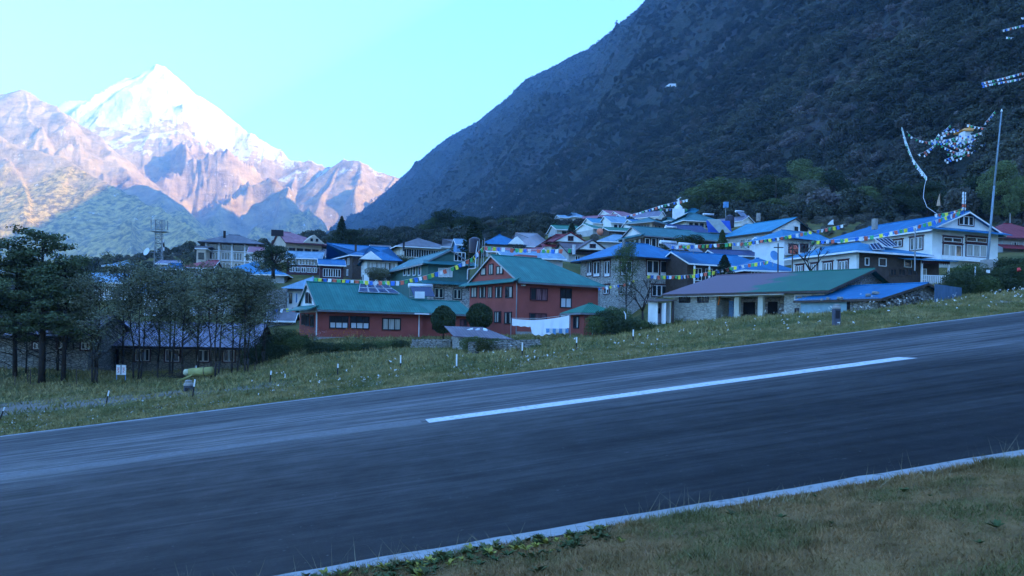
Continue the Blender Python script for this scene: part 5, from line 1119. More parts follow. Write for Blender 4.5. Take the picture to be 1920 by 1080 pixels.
# broad leaved weeds by the near edge
def weed(seed, leafk):
    rg = np.random.default_rng(seed); V = []; Fq = []
    for i in range(9):
        an = rg.random()*6.28; ln = .07+.09*rg.random(); el = .3+.9*rg.random(); c, s = math.cos(an), math.sin(an); w = ln*.2
        k = len(V); V += [(0, 0, 0), (c*ln*.5*math.cos(el)-s*w, s*ln*.5*math.cos(el)+c*w, ln*.55*math.sin(el)), (c*ln*math.cos(el*.7), s*ln*math.cos(el*.7), ln*math.sin(el*.7)), (c*ln*.5*math.cos(el)+s*w, s*ln*.5*math.cos(el)-c*w, ln*.55*math.sin(el))]; Fq.append((k, k+1, k+2, k+3))
    return npmesh('weed_leaves', V, Fq, LEAF[leafk])
WM = [weed(i, k) for i, k in enumerate(('yellow', 'mid', 'yellow', 'mid', 'olive'))]
rg = np.random.default_rng(77); wv = []
V_, F_ = {}, {}
for lk in ('yellow', 'mid', 'olive'): V_[lk], F_[lk] = [], []
for i in range(260):
    s = -1.2+5.0*rg.random()**1.0 if i < 230 else 16*rg.random(); n = N0-.15-1.1*rg.random()**1.3 if i < 230 else N0-.2-4*rg.random(); x, y = xy(s, n); z = gz1(x, y); lk = ('yellow', 'mid', 'olive', 'mid')[i % 4 if i < 230 else 1+i % 3]
    me = WM[{'yellow': 0, 'mid': 1, 'olive': 4}[lk]]; co = np.empty(len(me.vertices)*3, np.float32); me.vertices.foreach_get('co', co); co = co.reshape(-1, 3); a = rg.random()*6.28; k = .35+.75*rg.random(); R_ = np.array([[math.cos(a), -math.sin(a), 0], [math.sin(a), math.cos(a), 0], [0, 0, 1]])*k
    base = sum(len(v) for v in V_[lk]); V_[lk].append(co@R_.T+np.array([x, y, z+.02])); F_[lk].append(np.arange(len(co)).reshape(-1, 4)+base)
for lk in V_: o = link('weeds', npmesh('weeds', np.concatenate(V_[lk]), np.concatenate(F_[lk]), LEAF[lk])); tag(o, kind='stuff')
# ------------------------------------------------------------------ small things
M['flag_blue'] = plain('flag_blue', (.05, .20, .62), .8, .15, 4); M['flag_white'] = plain('flag_white', (.80, .83, .84), .8, .08, 4); M['flag_red'] = plain('flag_red', (.72, .16, .10), .8, .15, 4); M['flag_green'] = plain('flag_green', (.07, .42, .16), .8, .15, 4); M['flag_yellow'] = plain('flag_yellow', (.82, .76, .08), .8, .12, 4)
FC = ['flag_blue', 'flag_white', 'flag_red', 'flag_green', 'flag_yellow']
def flagmesh(mat, seed, w=.37, h=.44):
    rs = random.Random(seed); n = 4; V = []
    for j in range(n+1):
        for i in range(n+1): u = i/n-.5; v = j/n; V.append((u*w*(1-.12*v*rs.random()), .07*math.sin(u*6+seed+v*3)*v, -v*h*(1-.1*rs.random()*(i in (0, n)))))
    k = n+1; Fq = [(j*k+i, j*k+i+1, (j+1)*k+i+1, (j+1)*k+i) for j in range(n) for i in range(n)]; return npmesh('flag', V, Fq, M[mat], True)
FM = {c: [flagmesh(c, i+k*3) for k in range(3)] for i, c in enumerate(FC)}
def flag_string(label, pts, sp_, scale=1.0, sag=.0, group=None, order=FC, wind=0.0, cord=.012):
    """pts: points of the place; cord through them, flags hung along it"""
    Q = []
    for a, b in zip(pts[:-1], pts[1:]):
        for k in range(12): t_ = k/12; q = a.lerp(b, t_); q.z -= sag*4*t_*(1-t_)*(b-a).length*.1; Q.append(q)
    Q.append(pts[-1]); o0 = Q[0].copy(); r = empty('prayer_flag_string', o0); tag(r, label, 'prayer flags', group)
    MB().path([tuple(q-o0) for q in Q], cord, 3).build('cord', M['white'], r)
    d = [0]
    for a, b in zip(Q[:-1], Q[1:]): d.append(d[-1]+(b-a).length)
    rs = random.Random(len(label)); s = sp_*.5; i = rs.randrange(5); n = 0
    while s < d[-1] and n < 290:
        k = max(j for j in range(len(d)) if d[j] <= s); f = (s-d[k])/max(1e-6, d[k+1]-d[k]); q = Q[k].lerp(Q[k+1], f)-o0; dr = Q[k+1]-Q[k]
        c = order[i % len(order)]; o = link('flag', FM[c][rs.randrange(3)], r, q, math.atan2(dr.y, dr.x)+rs.uniform(-.35, .35)); o.rotation_euler[0] = rs.uniform(-.35, .35)+wind; o.rotation_euler[1] = -math.atan2(dr.z, math.hypot(dr.x, dr.y))*.6+rs.uniform(-.12, .12); o.scale = (scale*rs.uniform(.85, 1.1),)*3
        s += sp_*rs.uniform(.9, 1.12)*(2.0 if rs.random() < .06 else 1); i += 1; n += 1
    return r
def pix(l): return [P(*p) for p in l]
flag_string('string of bright flags sagging along the annex roof ridge and up to the black poles', pix([(588,521,78),(640,524,78),(700,527,78),(750,527,79),(800,516,80),(850,500,81),(885,483,82),(906,462,84)]), .44, 1.0)
flag_string('string of flags running right from the black poles above the red lodge ridge', pix([(906,462,90),(940,464,90),(985,467,90),(1030,468,90),(1076,466,90)]), .50, 1.05)
flag_string('long string of flags from the solar heaters to the white balcony house', pix([(1258,461,95),(1330,458,96),(1400,454,97),(1460,445,97),(1500,437,97),(1545,429,97),(1585,420,97)]), .48, 1.0)
flag_string('string of flags climbing the long blue roof to its gable peak', pix([(1520,452,92),(1580,448,91),(1640,441,90),(1700,428,89),(1750,414,89),(1806,394,91)]), .52, 1.05)
flag_string('second string of flags lying just under the blue ridge', pix([(1752,402,92),(1780,398,92),(1808,390,93)]), .4, .9)
flag_string('low string of flags crossing the white posts of the porch wing', pix([(1214,516,88),(1262,517,90),(1300,515,92),(1340,508,92),(1385,498,91),(1420,492,89),(1450,487,86)]), .46, .95)
flag_string('short string of flags by the bare tree at the stone lodge corner', pix([(1120,540,86),(1145,536,87),(1170,532,88),(1190,524,88)]), .5, .7, order=['flag_white', 'flag_yellow', 'flag_white', 'flag_blue', 'flag_red'])
flag_string('row of flags left of the narrow white house', pix([(488,578,84),(520,580,84),(560,576,84),(582,574,82)]), .62, .95, order=['flag_yellow', 'flag_white', 'flag_blue', 'flag_white', 'flag_yellow', 'flag_red'])
# far white strings (hung a little above the wooded slope)
HE = hillhit(1890, 145)-26; HE2 = hillhit(1900, 60)-28
WS = ['flag_white', 'flag_white', 'flag_green', 'flag_white', 'flag_blue', 'flag_white', 'flag_red']
def farstring(label, l, sp_, sc, order=WS): return flag_string(label, pix(l), sp_, sc, order=order, group=None, cord=.03)
farstring('white flag string arching down from the forest to the flag on the blue roof', [(1691,238,hillhit(1691,238)-12),(1700,268,160),(1712,298,145),(1730,322,132),(1738,332,125),(1733,350,117),(1731,370,110),(1738,388,105),(1757,401,100)], .5, 1.35, ['flag_white', 'flag_white', 'flag_white', 'flag_green'])
farstring('upper white flag string entering at the right edge', [(1880,56,HE2),(1925,45,HE2)], .55*HE2/190, 1.15*HE2/190); farstring('second white flag string entering at the right edge', [(1886,69,HE2),(1925,73,HE2)], .55*HE2/190, 1.15*HE2/190)
farstring('topmost short flag string at the right edge', [(1914,33,HE2),(1930,33,HE2)], .55*HE2/190, 1.1*HE2/190)
farstring('long double flag string above the flagpole, upper strand', [(1840,155,HE),(1880,146,HE),(1925,134,HE)], .5*HE/175, 1.15*HE/175); farstring('long double flag string above the flagpole, lower strand', [(1842,160,HE),(1880,153,HE),(1925,145,HE)], .5*HE/175, 1.15*HE/175)
farstring('white flag string from the lone pale house to the white shrine', [(1098,418,215),(1150,411,212),(1200,398,210),(1240,385,208),(1292,373,206)], .8, 1.5); farstring('flag string fluttering left of the white shrine', [(1236,392,204),(1262,391,204),(1288,392,204)], .8, 1.4)
farstring('thin flag string among the pale trees', [(983,434,240),(1006,433,240)], .9, 1.3); farstring('thin slanting flag string left of the emerald roofs', [(1020,430,235),(1050,426,235)], .9, 1.3); farstring('thin flag string left of the lone pale house', [(1000,419,250),(1045,418,250)], .9, 1.3)
# golden topped shrine in a web of flags on the wooded slope
cs = P(1817, 255, SHY); KS = SHY/196
r = empty('hillside_shrine', cs); tag(r, 'white shrine with orange gold roof in a web of flags on the wooded slope', 'shrine')
MB().box(-1.9, 1.9, -1.5, 1.5, -1.6, 1.0).build('body', M['wallw'], r); gold = plain('gold', (.75, .28, .03), .4, .2)
MB().prism([(-3, -2, 1.0), (3, -2, 1.0), (1.2, 0, 2.1), (-1.2, 0, 2.1)], (0, 0, -.15)).prism([(3, 2, 1.0), (-3, 2, 1.0), (-1.2, 0, 2.1), (1.2, 0, 2.1)], (0, 0, -.15)).build('roof', gold, r); MB().tube((0, 0, 2.0), (0, 0, 3.4), .3, .03).build('finial', gold, r)
MB().box(-.5, .5, -1.53, -1.505, -3, -.9).build('door', M['maroon'], r)
for i in range(9):
    pass
WEB = [((1875,235),(1770,262)),((1880,248),(1762,268)),((1865,208),(1838,238)),((1862,228),(1835,243)),((1860,262),(1838,272)),((1835,262),(1772,305)),((1822,268),(1770,300)),((1778,238),(1762,262)),((1782,234),(1768,246)),
       ((1762,268),(1712,258)),((1755,270),(1720,290)),((1750,272),(1732,292)),((1712,258),(1700,246)),((1760,250),(1750,266)),((1765,272),(1810,290)),((1775,266),(1820,285)),((1840,248),(1790,275)),((1880,242),(1830,250)),((1765,248),(1800,242)),((1740,266),(1800,254)),((1775,288),(1800,284)),((1790,240),(1750,262)),((1878,252),(1800,258)),((1872,230),(1800,262)),((1868,240),(1810,232)),((1845,270),(1790,300)),((1800,262),(1745,262)),((1812,272),(1768,268))]
for k, (a, b) in enumerate(WEB):
    pa, pb = [P(*q_, min(SHY-6, hillhit(*q_)-15)) for q_ in (a, b)]
    flag_string((ORD+['very last', 'small extra', 'loosest', 'tightest', 'lowest hanging', 'shortest', 'thinnest'])[k]+' strand of small pale flags in the web around the gold roofed shrine', [pa, pb], (.62+.01*k)*KS, 1.15*KS, .5, 'flags strung round the hillside shrine', WS, cord=.03)

# white stupa
w = P(1272, 395, 205); r = empty('white_stupa', w); tag(r, 'small white bell shaped stupa with slanted spire above the teal roofs', 'shrine')
def lathe(prof, k=14):
    g = MB(); V = [(rr*math.cos(2*math.pi*i/k), rr*math.sin(2*math.pi*i/k), z) for rr, z in prof for i in range(k)]
    g.add(V, [(j*k+i, j*k+(i+1) % k, (j+1)*k+(i+1) % k, (j+1)*k+i) for j in range(len(prof)-1) for i in range(k)]+[tuple(range(k*(len(prof)-1), k*len(prof)))]); return g
MB().box(-1.3, 1.3, -1.3, 1.3, -2.5, .3).build('base', M['white'], r); lathe([(1.1, .3), (1.0, .9), (.55, 1.35), (.4, 1.4)]).build('dome', M['white'], r); lathe([(.35, 1.4), (.22, 2.6), (.3, 2.7), (.02, 3.1)], 8).build('spire', M['white'], r)
g = MB(); g.prism([(-.5, 0, 2.9), (.6, 0, 3.6), (.65, 0, 3.35), (-.4, 0, 2.7)], (0, .3, 0)); g.build('canopy', M['frost'], r)

# solar water heaters
def heater(label, px, py, Y, w=2.2, rz=.4, tilt=.7, ln=2.0):
    r = empty('solar_water_heater', P(px, py, Y), rz); tag(r, label, 'water heater')
    g = MB(); g.tube((-w/2, .5, ln*tilt*.75), (w/2, .5, ln*tilt*.75), .24, .24, 12); g.build('tank', M['steel'], r, True)
    for s in (-1, 1): MB().tube((s*w/2, .5, ln*tilt*.75), (s*(w/2+.06), .5, ln*tilt*.75), .25, .2, 12).build('tank_cap', M['white'], r)
    g = MB(); g.prism([(-w/2+.1, -ln*.75, .0), (w/2-.1, -ln*.75, .0), (w/2-.1, .3, ln*tilt*.7), (-w/2+.1, .3, ln*tilt*.7)], (0, .04, -.05)); g.build('collector', M['panel'], r)
    for s in (-1, 1): MB().tube((s*(w/2-.1), .5, -.05), (s*(w/2-.1), .5, ln*tilt*.7), .03).tube((s*(w/2-.1), -ln*.75, -.05), (s*(w/2-.1), .5, -.05), .03).build('leg', M['grey'], r)
    return r
heater('cylinder water heater on the bright blue lodge roof, left one', 1257, 470, 98, 2.3, .45); heater('cylinder water heater on the bright blue lodge roof, right one', 1292, 474, 99, 2.3, .45)
heater('white cylinder heater on the teal roof beside the blue drum', 1389, 408, 168, 1.9, .3, .9); heater('horizontal white cylinder on the ridge of the teal hipped house', 1330, 404, 168, 2.3, .2, .3, 1.2); heater('long cylinder heater at the left end of the dark blue hall', 1260, 428, 148, 2.2, .3, .3, 1.0)
heater('solar heater with bright front plate behind the annex roof', 790, 556, 85, 2.5, .35, .9, 1.7)
w = P(787, 553, 83.0); o = MB().box(-.52, .52, 0, .05, -.35, .35).build('white_board', M['white'], None, False, w, .3); tag(o, 'small white board leaning on the solar heater by the annex', 'board')

# solar panels
def panels(label, h, quad, nx, ny):
    pts = [h.onroof(*q) for q in quad]; n = pts[0][1]; v = [p[0]+n*.18 for p in pts]; r = empty('solar_panel_array', h.o, h.th); tag(r, label, 'solar panels')
    for j in range(ny):
        for i in range(nx):
            def at(a, b): return tuple(v[0].lerp(v[1], a).lerp(v[3].lerp(v[2], a), b))
            a0, a1, b0, b1 = (i+.02)/nx, (i+.98)/nx, (j+.03)/ny, (j+.97)/ny
            g = MB(); g.prism([at(a0, b0), at(a1, b0), at(a1, b1), at(a0, b1)], tuple(-n*.05)); fr = g.build('frame', M['steel'], r)
            da, db = .05/nx, .05/ny; g = MB(); u = tuple(n*.008)
            g.prism([tuple(Vector(at(a0+da, b0+db))+n*.01), tuple(Vector(at(a1-da, b0+db))+n*.01), tuple(Vector(at(a1-da, b1-db))+n*.01), tuple(Vector(at(a0+da, b1-db))+n*.01)], tuple(-n*.004)); g.build('panel', M['panel'], fr)
    return r
panels('eight dark solar panels in two rows on the annex roof', ANNEX, [(674,534),(722,534.5),(749,553),(671,550)], 4, 2)
def freepanels(label, q, nx):
    v = [P(*a) for a in q]; n = (v[1]-v[0]).cross(v[3]-v[0]).normalized(); n = -n if n.z < 0 else n; o0 = v[0].copy(); r = empty('solar_panel_array', o0); tag(r, label, 'solar panels')
    for i in range(nx):
        a0, a1 = (i+.02)/nx, (i+.98)/nx; f = lambda a, t_: tuple((v[0].lerp(v[1], a) if t_ == 0 else v[3].lerp(v[2], a))-o0)
        g = MB(); g.prism([f(a0, 0), f(a1, 0), f(a1, 1), f(a0, 1)], tuple(-n*.06)); fr = g.build('frame', M['steel'], r)
        g = MB(); e = n*.012; g.prism([tuple(Vector(f(a0+.03, 0)).lerp(Vector(f(a0+.03, 1)), .04)+e), tuple(Vector(f(a1-.03, 0)).lerp(Vector(f(a1-.03, 1)), .04)+e), tuple(Vector(f(a1-.03, 0)).lerp(Vector(f(a1-.03, 1)), .96)+e), tuple(Vector(f(a0+.03, 0)).lerp(Vector(f(a0+.03, 1)), .96)+e)], tuple(-n*.004)); g.build('panel', M['panel'], fr)
    for q_ in (v[0], v[1]): MB().tube(tuple(q_-o0), tuple(q_-o0-Vector((0, 0, 1.2))), .04).build('leg', M['grey'], r)
freepanels('front row of tilted solar panels on the wooden lodge roof', [(1630,457,84),(1648,455,84.5),(1659,467,82),(1637,468,81.5)], 3)
freepanels('rear row of tilted solar panels on the wooden lodge roof', [(1639,447,86),(1667,446,87),(1684,461,84.5),(1662,463,83.5)], 4)

# mast
w = P(297, 500, 158); r = empty('radio_mast', w); tag(r, 'steel lattice radio mast with white antennas and a round dish', 'radio mast')
H = P(297, 412, 158).z-w.z; g = MB()
leg = [(-.9, 0), (.9, 0), (0, 1.3)]
for a, b in leg: MB().tube((a, b, -3), (a*.8, b*.8, H), .09).build('leg', M['grey'], r)
for k in range(11):
    z0, z1 = -1+(H+1)*k/11, -1+(H+1)*(k+1)/11
    for i in range(3):
        (a, b), (c, d) = leg[i], leg[(i+1) % 3]; g.tube((a*.9, b*.9, z0), (c*.9, d*.9, z1), .045, .045, 4).tube((a*.9, b*.9, z1), (c*.9, d*.9, z1), .045, .045, 4)
g.build('bracing', M['grey'], r)
MB().box(-1.5, 1.5, -.9, 1.3, H-2.4, H-2.3).build('platform', M['grey'], r)
for i, (x, y) in enumerate([(-1.3, -.7), (-.4, -1), (.5, -1), (1.3, -.6), (1.5, .4)]): MB().box(x-.10, x+.10, y-.08, y+.08, H-2.0, H-.1).build('antenna', M['grey'], r)
for z in (H*.45, H*.52): MB().box(.9, 1.15, -.2, 0, z-1, z+.6).build('antenna', M['frost'], r)
g = lathe([(.0, .0), (.6, .1), (.8, .3)], 16); o = g.build('dish', M['frost'], r, False, (-2.0, -.4, H*.30)); o.rotation_euler = (1.2, 0, -.5)
MB().tube((-2.0, -.2, H*.3), (-.8, 0, H*.3), .06).build('dish_arm', M['grey'], r)

# tall flagpole and roof flags
w = P(1850, 492, 78); t2 = P(1878, 209, 80); r = empty('flagpole', w); tag(r, 'tall pale leaning flagpole in front of the large white house', 'flagpole')
d = t2-w; MB().tube((0, 0, -1), tuple(d*.5), .13, .10, 10).tube(tuple(d*.5), tuple(d), .10, .06, 10).build('pole', plain('pole_paint', (.20, .27, .32), .6, .2), r, True); MB().tube(tuple(d), tuple(d+Vector((0, 0, .25))), .12, .02).build('finial', M['white'], r)
MB().box(-.4, .4, -.4, .4, -1.2, .25).build('footing', M['concrete'], r)
def pole_flag(label, px, py0, py1, Y, mat, w_, h_):
    a, b = P(px, py0, Y), P(px, py1, Y); r = empty('roof_flag', a); tag(r, label, 'flag'); d = b-a; MB().tube((0, 0, -.4), tuple(d), .03).build('pole', M['brown'], r)
    V = []; 
    for j in range(7):
        for i in range(5): u, v = i/4, j/6; V.append((-u*w_*(1-.5*(1-v)), .06*math.sin(u*5+v*4), d.z-v*h_-.25*u*(1-v)))
    link('cloth', npmesh('cloth', V, [(j*5+i, j*5+i+1, j*5+i+6, j*5+i+5) for j in range(6) for i in range(4)], mat, True), r)
pole_flag('pale and orange flag on a short pole on the blue ridge', 1763, 402, 362, 94, plain('pale_orange_cloth', (.55, .38, .26), .8, .4, 1), .45, 1.5)
pole_flag('small white pennant above the string of flags beside the long blue roof', 1563, 428, 411, 118, M['flag_white'], .9, .8)
w = P(1808, 395, 93); r = empty('ridge_prayer_banner', w); tag(r, 'upright bundle of white and pink banners on the blue gable peak', 'banner'); MB().tube((0, 0, -.3), (0, 0, 2.2), .04).build('pole', M['brown'], r)
for k in range(6): g = MB(); g.prism([(-.16-.05*(k % 2), 0, 2.2-k*.36), (.2, .02, 2.15-k*.36), (.16, 0, 1.85-k*.36), (-.2, .05, 1.9-k*.36)], (0, .12, 0)); g.build('cloth', M['flag_white' if k < 3 else 'flag_white' if k % 2 else 'flag_red'], r)
# water drum and black poles left of the red lodge
w = P(889, 505, 92); r = empty('water_drum_stand', w); tag(r, 'black water drum on a steel stand left of the red lodge gable', 'water tank')
lathe([(.62, 1.9), (.66, 2.3), (.66, 3.2), (.6, 3.5), (.2, 3.7), (.0, 3.7)], 16).build('drum', plain('black_plastic', (.03, .03, .05), .4, .1), r)
g = MB(); 
for a in (-.6, .6):
    for b in (-.5, .5): g.tube((a, b, -2.5), (a, b, 1.85), .05)
g.box(-.7, .7, -.6, .6, 1.82, 1.9); g.build('stand', M['brown'], r)
for k, (px, t0) in enumerate(((899, 448), (905, 450), (909, 446))): a = P(px-3, 500, 88); b = P(px, t0, 88); g = MB(); g.tube(tuple(Vector((0, 0, 0))), tuple(b-a), .05, .04); tag(g.build('roof_pole', M['grey'], None, False, a), ['left of three slim poles where the flag strings meet', 'middle of three slim poles where the flag strings meet', 'right of three slim poles where the flag strings meet'][k], 'pole', 'poles holding the flag strings')
g = MB(); a = P(879, 525, 82); g.path([tuple(P(*q)-a) for q in [(876,524,82),(877,505,82),(881,504,82),(891,503,82),(893,470,83),(896,452,83)]], .05); tag(g.build('vent_pipe', M['frost'], None, False, a), 'bent pale vent pipe between green house and red lodge', 'pipe')
# rooftop items
w = P(990, 484, 89); o = MB().box(-1.2, 1.2, 0, 1.2, -1.2, .35).build('red_box', plain('faded_red', (.42, .13, .12), .8, .15), None, False, w, .5); tag(o, 'faded red box just behind the green ridge of the red lodge', 'box')
w = P(1361, 384, 165); r = empty('blue_flag_drum', w); tag(r, 'bright blue square drum on a post above the teal roofs', 'tank'); MB().box(-.45, .45, -.4, .4, -.6, .55).build('drum', M['bluep'] , r); MB().tube((0, 0, -5), (0, 0, -.6), .06).build('post', M['grey'], r)
w = P(1368, 412, 160); r = empty('water_drum', w); tag(r, 'dark round water drum beside the white solar heater on the teal roofs', 'water tank'); lathe([(.9, -1.6), (.95, 0), (.8, .7), (.2, 1.0), (0, 1.0)], 16).build('drum', MATS['black_plastic'], r)
w = P(1347, 425, 140); g = MB(); g.prism([(-2.0, 0, 1.2), (.2, 0, 1.2), (2.0, -1.2, -1.2), (-.2, -1.2, -1.2)], (0, .1, .1)); tag(g.build('leaning_board', plain('plywood', (.30, .33, .30), .8, .15), None, False, w), 'large grey board leaning beside the blue tarpaulin', 'board')
g = MB(); g.prism([(-2, 0, .9), (2.2, 0, .9), (2.4, -.8, -1.4), (-1.8, -.8, -1.2)], (0, .1, .1)); tag(g.build('blue_tarpaulin', plain('blue_tarp', (.02, .09, .42), .6, .2), None, False, P(1345, 424, 142)), 'bright blue tarpaulin behind the leaning grey board', 'tarpaulin')
w = P(1125, 434.5, 170); r = empty('orange_lantern', w); tag(r, 'round orange lit lantern under the emerald gable', 'lantern'); lathe([(.0, -.75), (.5, -.6), (.75, 0), (.5, .6), (0, .75)], 14).build('globe', plain('orange_globe', (.75, .24, .14), .6, .1), r, True); MB().tube((0, 0, .7), (0, 0, 1.2), .04).build('hook', M['grey'], r)

# laundry
def cloth(label, l0, l1, drop, Y0, Y1, n=26, name='laundry_sheet'):
    a, b = P(*l0, Y0), P(*l1, Y1); V = []; m_ = 8
    for j in range(m_+1):
        for i in range(n+1):
            u, v = i/n, j/m_; q = a.lerp(b, u); dz = np.interp(u, [p[0] for p in drop], [p[1] for p in drop]); sg = .25*4*u*(1-u)
            V.append((q.x-a.x, q.y-a.y+.07*math.sin(u*37)*v+.04*math.sin(u*80+v*2)*v, q.z-a.z-sg-dz*v*(1+.05*math.sin(u*50)*v)))
    k = n+1; o = link(name, npmesh(name, V, [(j*k+i, j*k+i+1, (j+1)*k+i+1, (j+1)*k+i) for j in range(m_) for i in range(n)], M['laundry'], True), None, a); tag(o, label, 'laundry'); return o
M['laundry'] = plain('white_cotton', (.86, .88, .9), .8, .03, 2)
cloth('wide white sheet hung on the washing line before the red lodge', (960, 597.5), (1067.5, 591), [(0, .60), (.33, .62), (.345, 1.25), (.5, 1.45), (.7, 1.35), (.85, 1.15), (1, 1.2)], 72, 72.5, 40)
r = empty('washing_line', P(958, 626, 72)); tag(r, 'washing line on two posts carrying the white sheet', 'washing line'); a0 = P(958, 626, 72)
for px, y0, y1, Y in ((958, 628, 596, 72), (1069, 628, 590, 72.5)): p0, p1 = P(px, y0, Y)-a0, P(px, y1, Y)-a0; MB().tube(tuple(p0-Vector((0, 0, .4))), tuple(p1), .035).build('post', M['grey'], r)
MB().path([tuple(P(958, 596.5, 72.02)-a0), tuple(P(1012, 596, 72.25)-a0-Vector((0, 0, .05))), tuple(P(1069, 590, 72.52)-a0)], .012, 3).build('line', M['white'], r)
for k in range(7):
    px = 1027+k*6; w = P(px, 616, 71.2+k*.05); g = MB(); g.prism([(-.16, 0, .0), (.16, .03, 0), (.14, 0, -.35-.1*(k % 3)), (-.12, .03, -.4)], (0, .03, 0)); tag(g.build('hung_cloth', M['frost' if k % 2 else 'bluep'], None, False, w), ORD[k]+' small cloth from the left pegged below the white sheet', 'laundry', 'small cloths under the white sheet')

# marker posts along the runway
def post(label, px, py, top, lean=0.0, white=.45, Y=None):
    x, y = unroll(px, py); Ys = np.arange(40, 84, .25); zs = gz(x/F*Ys, Ys); ns = toSN(x/F*Ys, Ys)[1]; er = np.abs((ZC-zs)*F/Ys-y)+(ns < N1+.6)*99
    k = int(np.argmax(er < er.min()+1.0)); Y = float(Ys[k]); z = float(zs[k])
    w = Vector((x/F*Y, Y, z)); Ht = max(.5, P(px, top, Y).z-w.z); r = empty('marker_post', w); tag(r, label, 'post', 'posts along the grass verge'); r.rotation_euler[1] = lean
    MB().tube((0, 0, -.3), (0, 0, Ht*(1-white)), .042).build('shaft', M['black'], r); MB().tube((0, 0, Ht*(1-white)), (0, 0, Ht), .044).build('tip', M['white'], r); return r
for a in [(0,786,762,.35,.3,'leaning black marker post cut by the left edge'),(199,757,732,.2,.4,'leaning black and white post on the dry grass, left of the meter box'),(361,744,711,.12,.4,'post leaning beside the meter box'),(506,716,695,.1,.35,'black and white post right of the meter box'),(633,703,682,.02,.35,'upright post below the left end of the red annex'),(751,690,666,0,.6,'post below the right end of the red annex'),(856,690,664,0,.85,'white post at the corner of the field shed'),
          (979,667,642,0,.6,'post before the overgrown wall'),(1081,655,632,0,.45,'post below the laundry'),(1187,642,618,0,.5,'post before the thicket'),(1111,628,612,0,.9,'short white post before the red porch house window')]: post(a[5], a[0], a[1], a[2], a[3], a[4])
def meter(label, px, py, Y, s=1.0):
    x, y = unroll(px, py); w = Vector((x/F*Y, Y, P(px, py, Y).z)); r = empty('meter_box', w); tag(r, label, 'meter box')
    MB().box(-.26*s, .26*s, -.2, .2, -.5, 1.0*s).build('case', plain('box_paint', (.07, .08, .11), .5, .2), r); MB().box(-.18*s, .18*s, -.215, -.203, .12, .85*s).build('door', M['black'], r)
    lathe([(.36*s, 1.0*s), (.36*s, 1.12*s), (.26*s, 1.22*s), (.26*s, 1.36*s), (.1*s, 1.42*s), (0, 1.42*s)], 12).build('cap', M['concrete'], r)
meter('dark meter box with pale domed cap on the left verge', 353, 748, 50.5, .85); meter('dark meter box with pale domed cap before the blue roofed shed', 1568, 601, 51, .75)
# notice board
w = P(227, 705, 62.5); r = empty('notice_board', w); tag(r, 'white notice board with red marks standing before the stone barrack', 'sign')
zt = P(227, 684, 62.5).z-w.z
MB().box(-.38, .38, -.02, .02, zt-.78, zt).build('board', M['white'], r); MB().box(-.42, .42, -.04, .0, zt, zt+.06).build('frame', M['black'], r); MB().box(-.03, .03, -.045, -.02, zt-.74, zt-.02).build('centre_bar', M['black'], r)
g = MB(); rs = random.Random(9)
for s in (-1, 1):
    for k, (dx, dz, l_, hh) in enumerate([(.2, .22, .2, .04), (.2, .30, .14, .06), (.22, .40, .2, .04), (.18, .50, .12, .05), (.2, .6, .16, .03)]): g.box(s*dx-l_/2, s*dx+l_/2, -.026, -.021, zt-dz-hh, zt-dz)
g.build('red_marks', plain('red_ink', (.5, .06, .04), .7), r)
for s in (-.34, .34): MB().tube((s, 0, -.3), (s, 0, zt-.8), .03).build('post', M['bluep'], r)
# yellow tank and ladder
w = P(370, 703, 61); r = empty('yellow_tank', w, .05); tag(r, 'faded yellow tapered tank lying on its side in the grass', 'tank'); ym = plain('faded_yellow', (.36, .35, .13), .8, .3, 2)
g = MB(); g.tube((-.6, 0, .15), (1.15, 0, .33), .34, .34, 14); g.build('shell', ym, r, True); MB().tube((-1.0, 0, .22), (-.6, 0, .17), .2, .3, 12).build('nose', plain('pale_yellow', (.5, .5, .35), .7, .2, 2), r, True); MB().tube((.52, 0, .265), (.57, 0, .27), .352, .352, 14).build('band', M['brown'], r); MB().tube((-.1, 0, .5), (-.1, 0, .72), .03).build('valve', M['white'], r)
w = P(342, 712, 60.5); r = empty('yellow_ladder', w); tag(r, 'yellow slatted rack leaning against the yellow tank', 'rack'); g = Vector((.9, .0, .5))
for s in (-.22, .22): MB().prism([(-.3, s-.02, -.05), (.8, s-.02, .42), (.8, s-.02, .34), (-.3, s-.02, -.12)], (0, .05, 0)).build('rail', ym, r)
for k in range(7): t_ = k/6; x = -.28+1.04*t_; z = -.05+.46*t_; MB().box(x-.03, x+.03, -.26, .26, z-.02, z+.02).build('rung', ym, r)
# brush pile
g = MB(); rs = random.Random(4)
for k in range(60): a = (rs.uniform(-1.1, 1.1), rs.uniform(-.5, .5), rs.uniform(0, .3)); b = (a[0]+rs.uniform(-.8, .8), a[1]+rs.uniform(-.4, .4), a[2]+rs.uniform(-.1, .45)); g.tube(a, b, .018, .01, 3)
o = g.build('brush_pile', BARK, None, False, P(322, 708, 62)); tag(o, 'heap of dead branches left of the yellow tank', 'branches')
# utility poles
for px, t0, b0, Y, lb in ((1459, 456, 520, 84, 'brown wooden pole with crossarm, left of the pair'), (1486, 460, 526, 82, 'brown wooden pole right of the pair beside the white lodge'), (1716, 428, 470, 80, 'grey pipe pole in front of the large white house'), (1894, 400, 440, 120, 'thin grey pole behind the red roof'), (1455, 330, 400, 200, 'thin leaning pole at the forest edge')):
    a, b = P(px, b0, Y), P(px, t0, Y); r = empty('utility_pole', a); tag(r, lb, 'pole'); d = b-a; MB().tube((0, 0, -2), tuple(d), .08, .06).build('pole', M['brown' if px < 1500 else 'grey'], r)
    if px == 1459 or px == 1486: MB().box(-.5, .5, -.05, .05, d.z-.5, d.z-.4).build('crossarm', M['brown'], r)
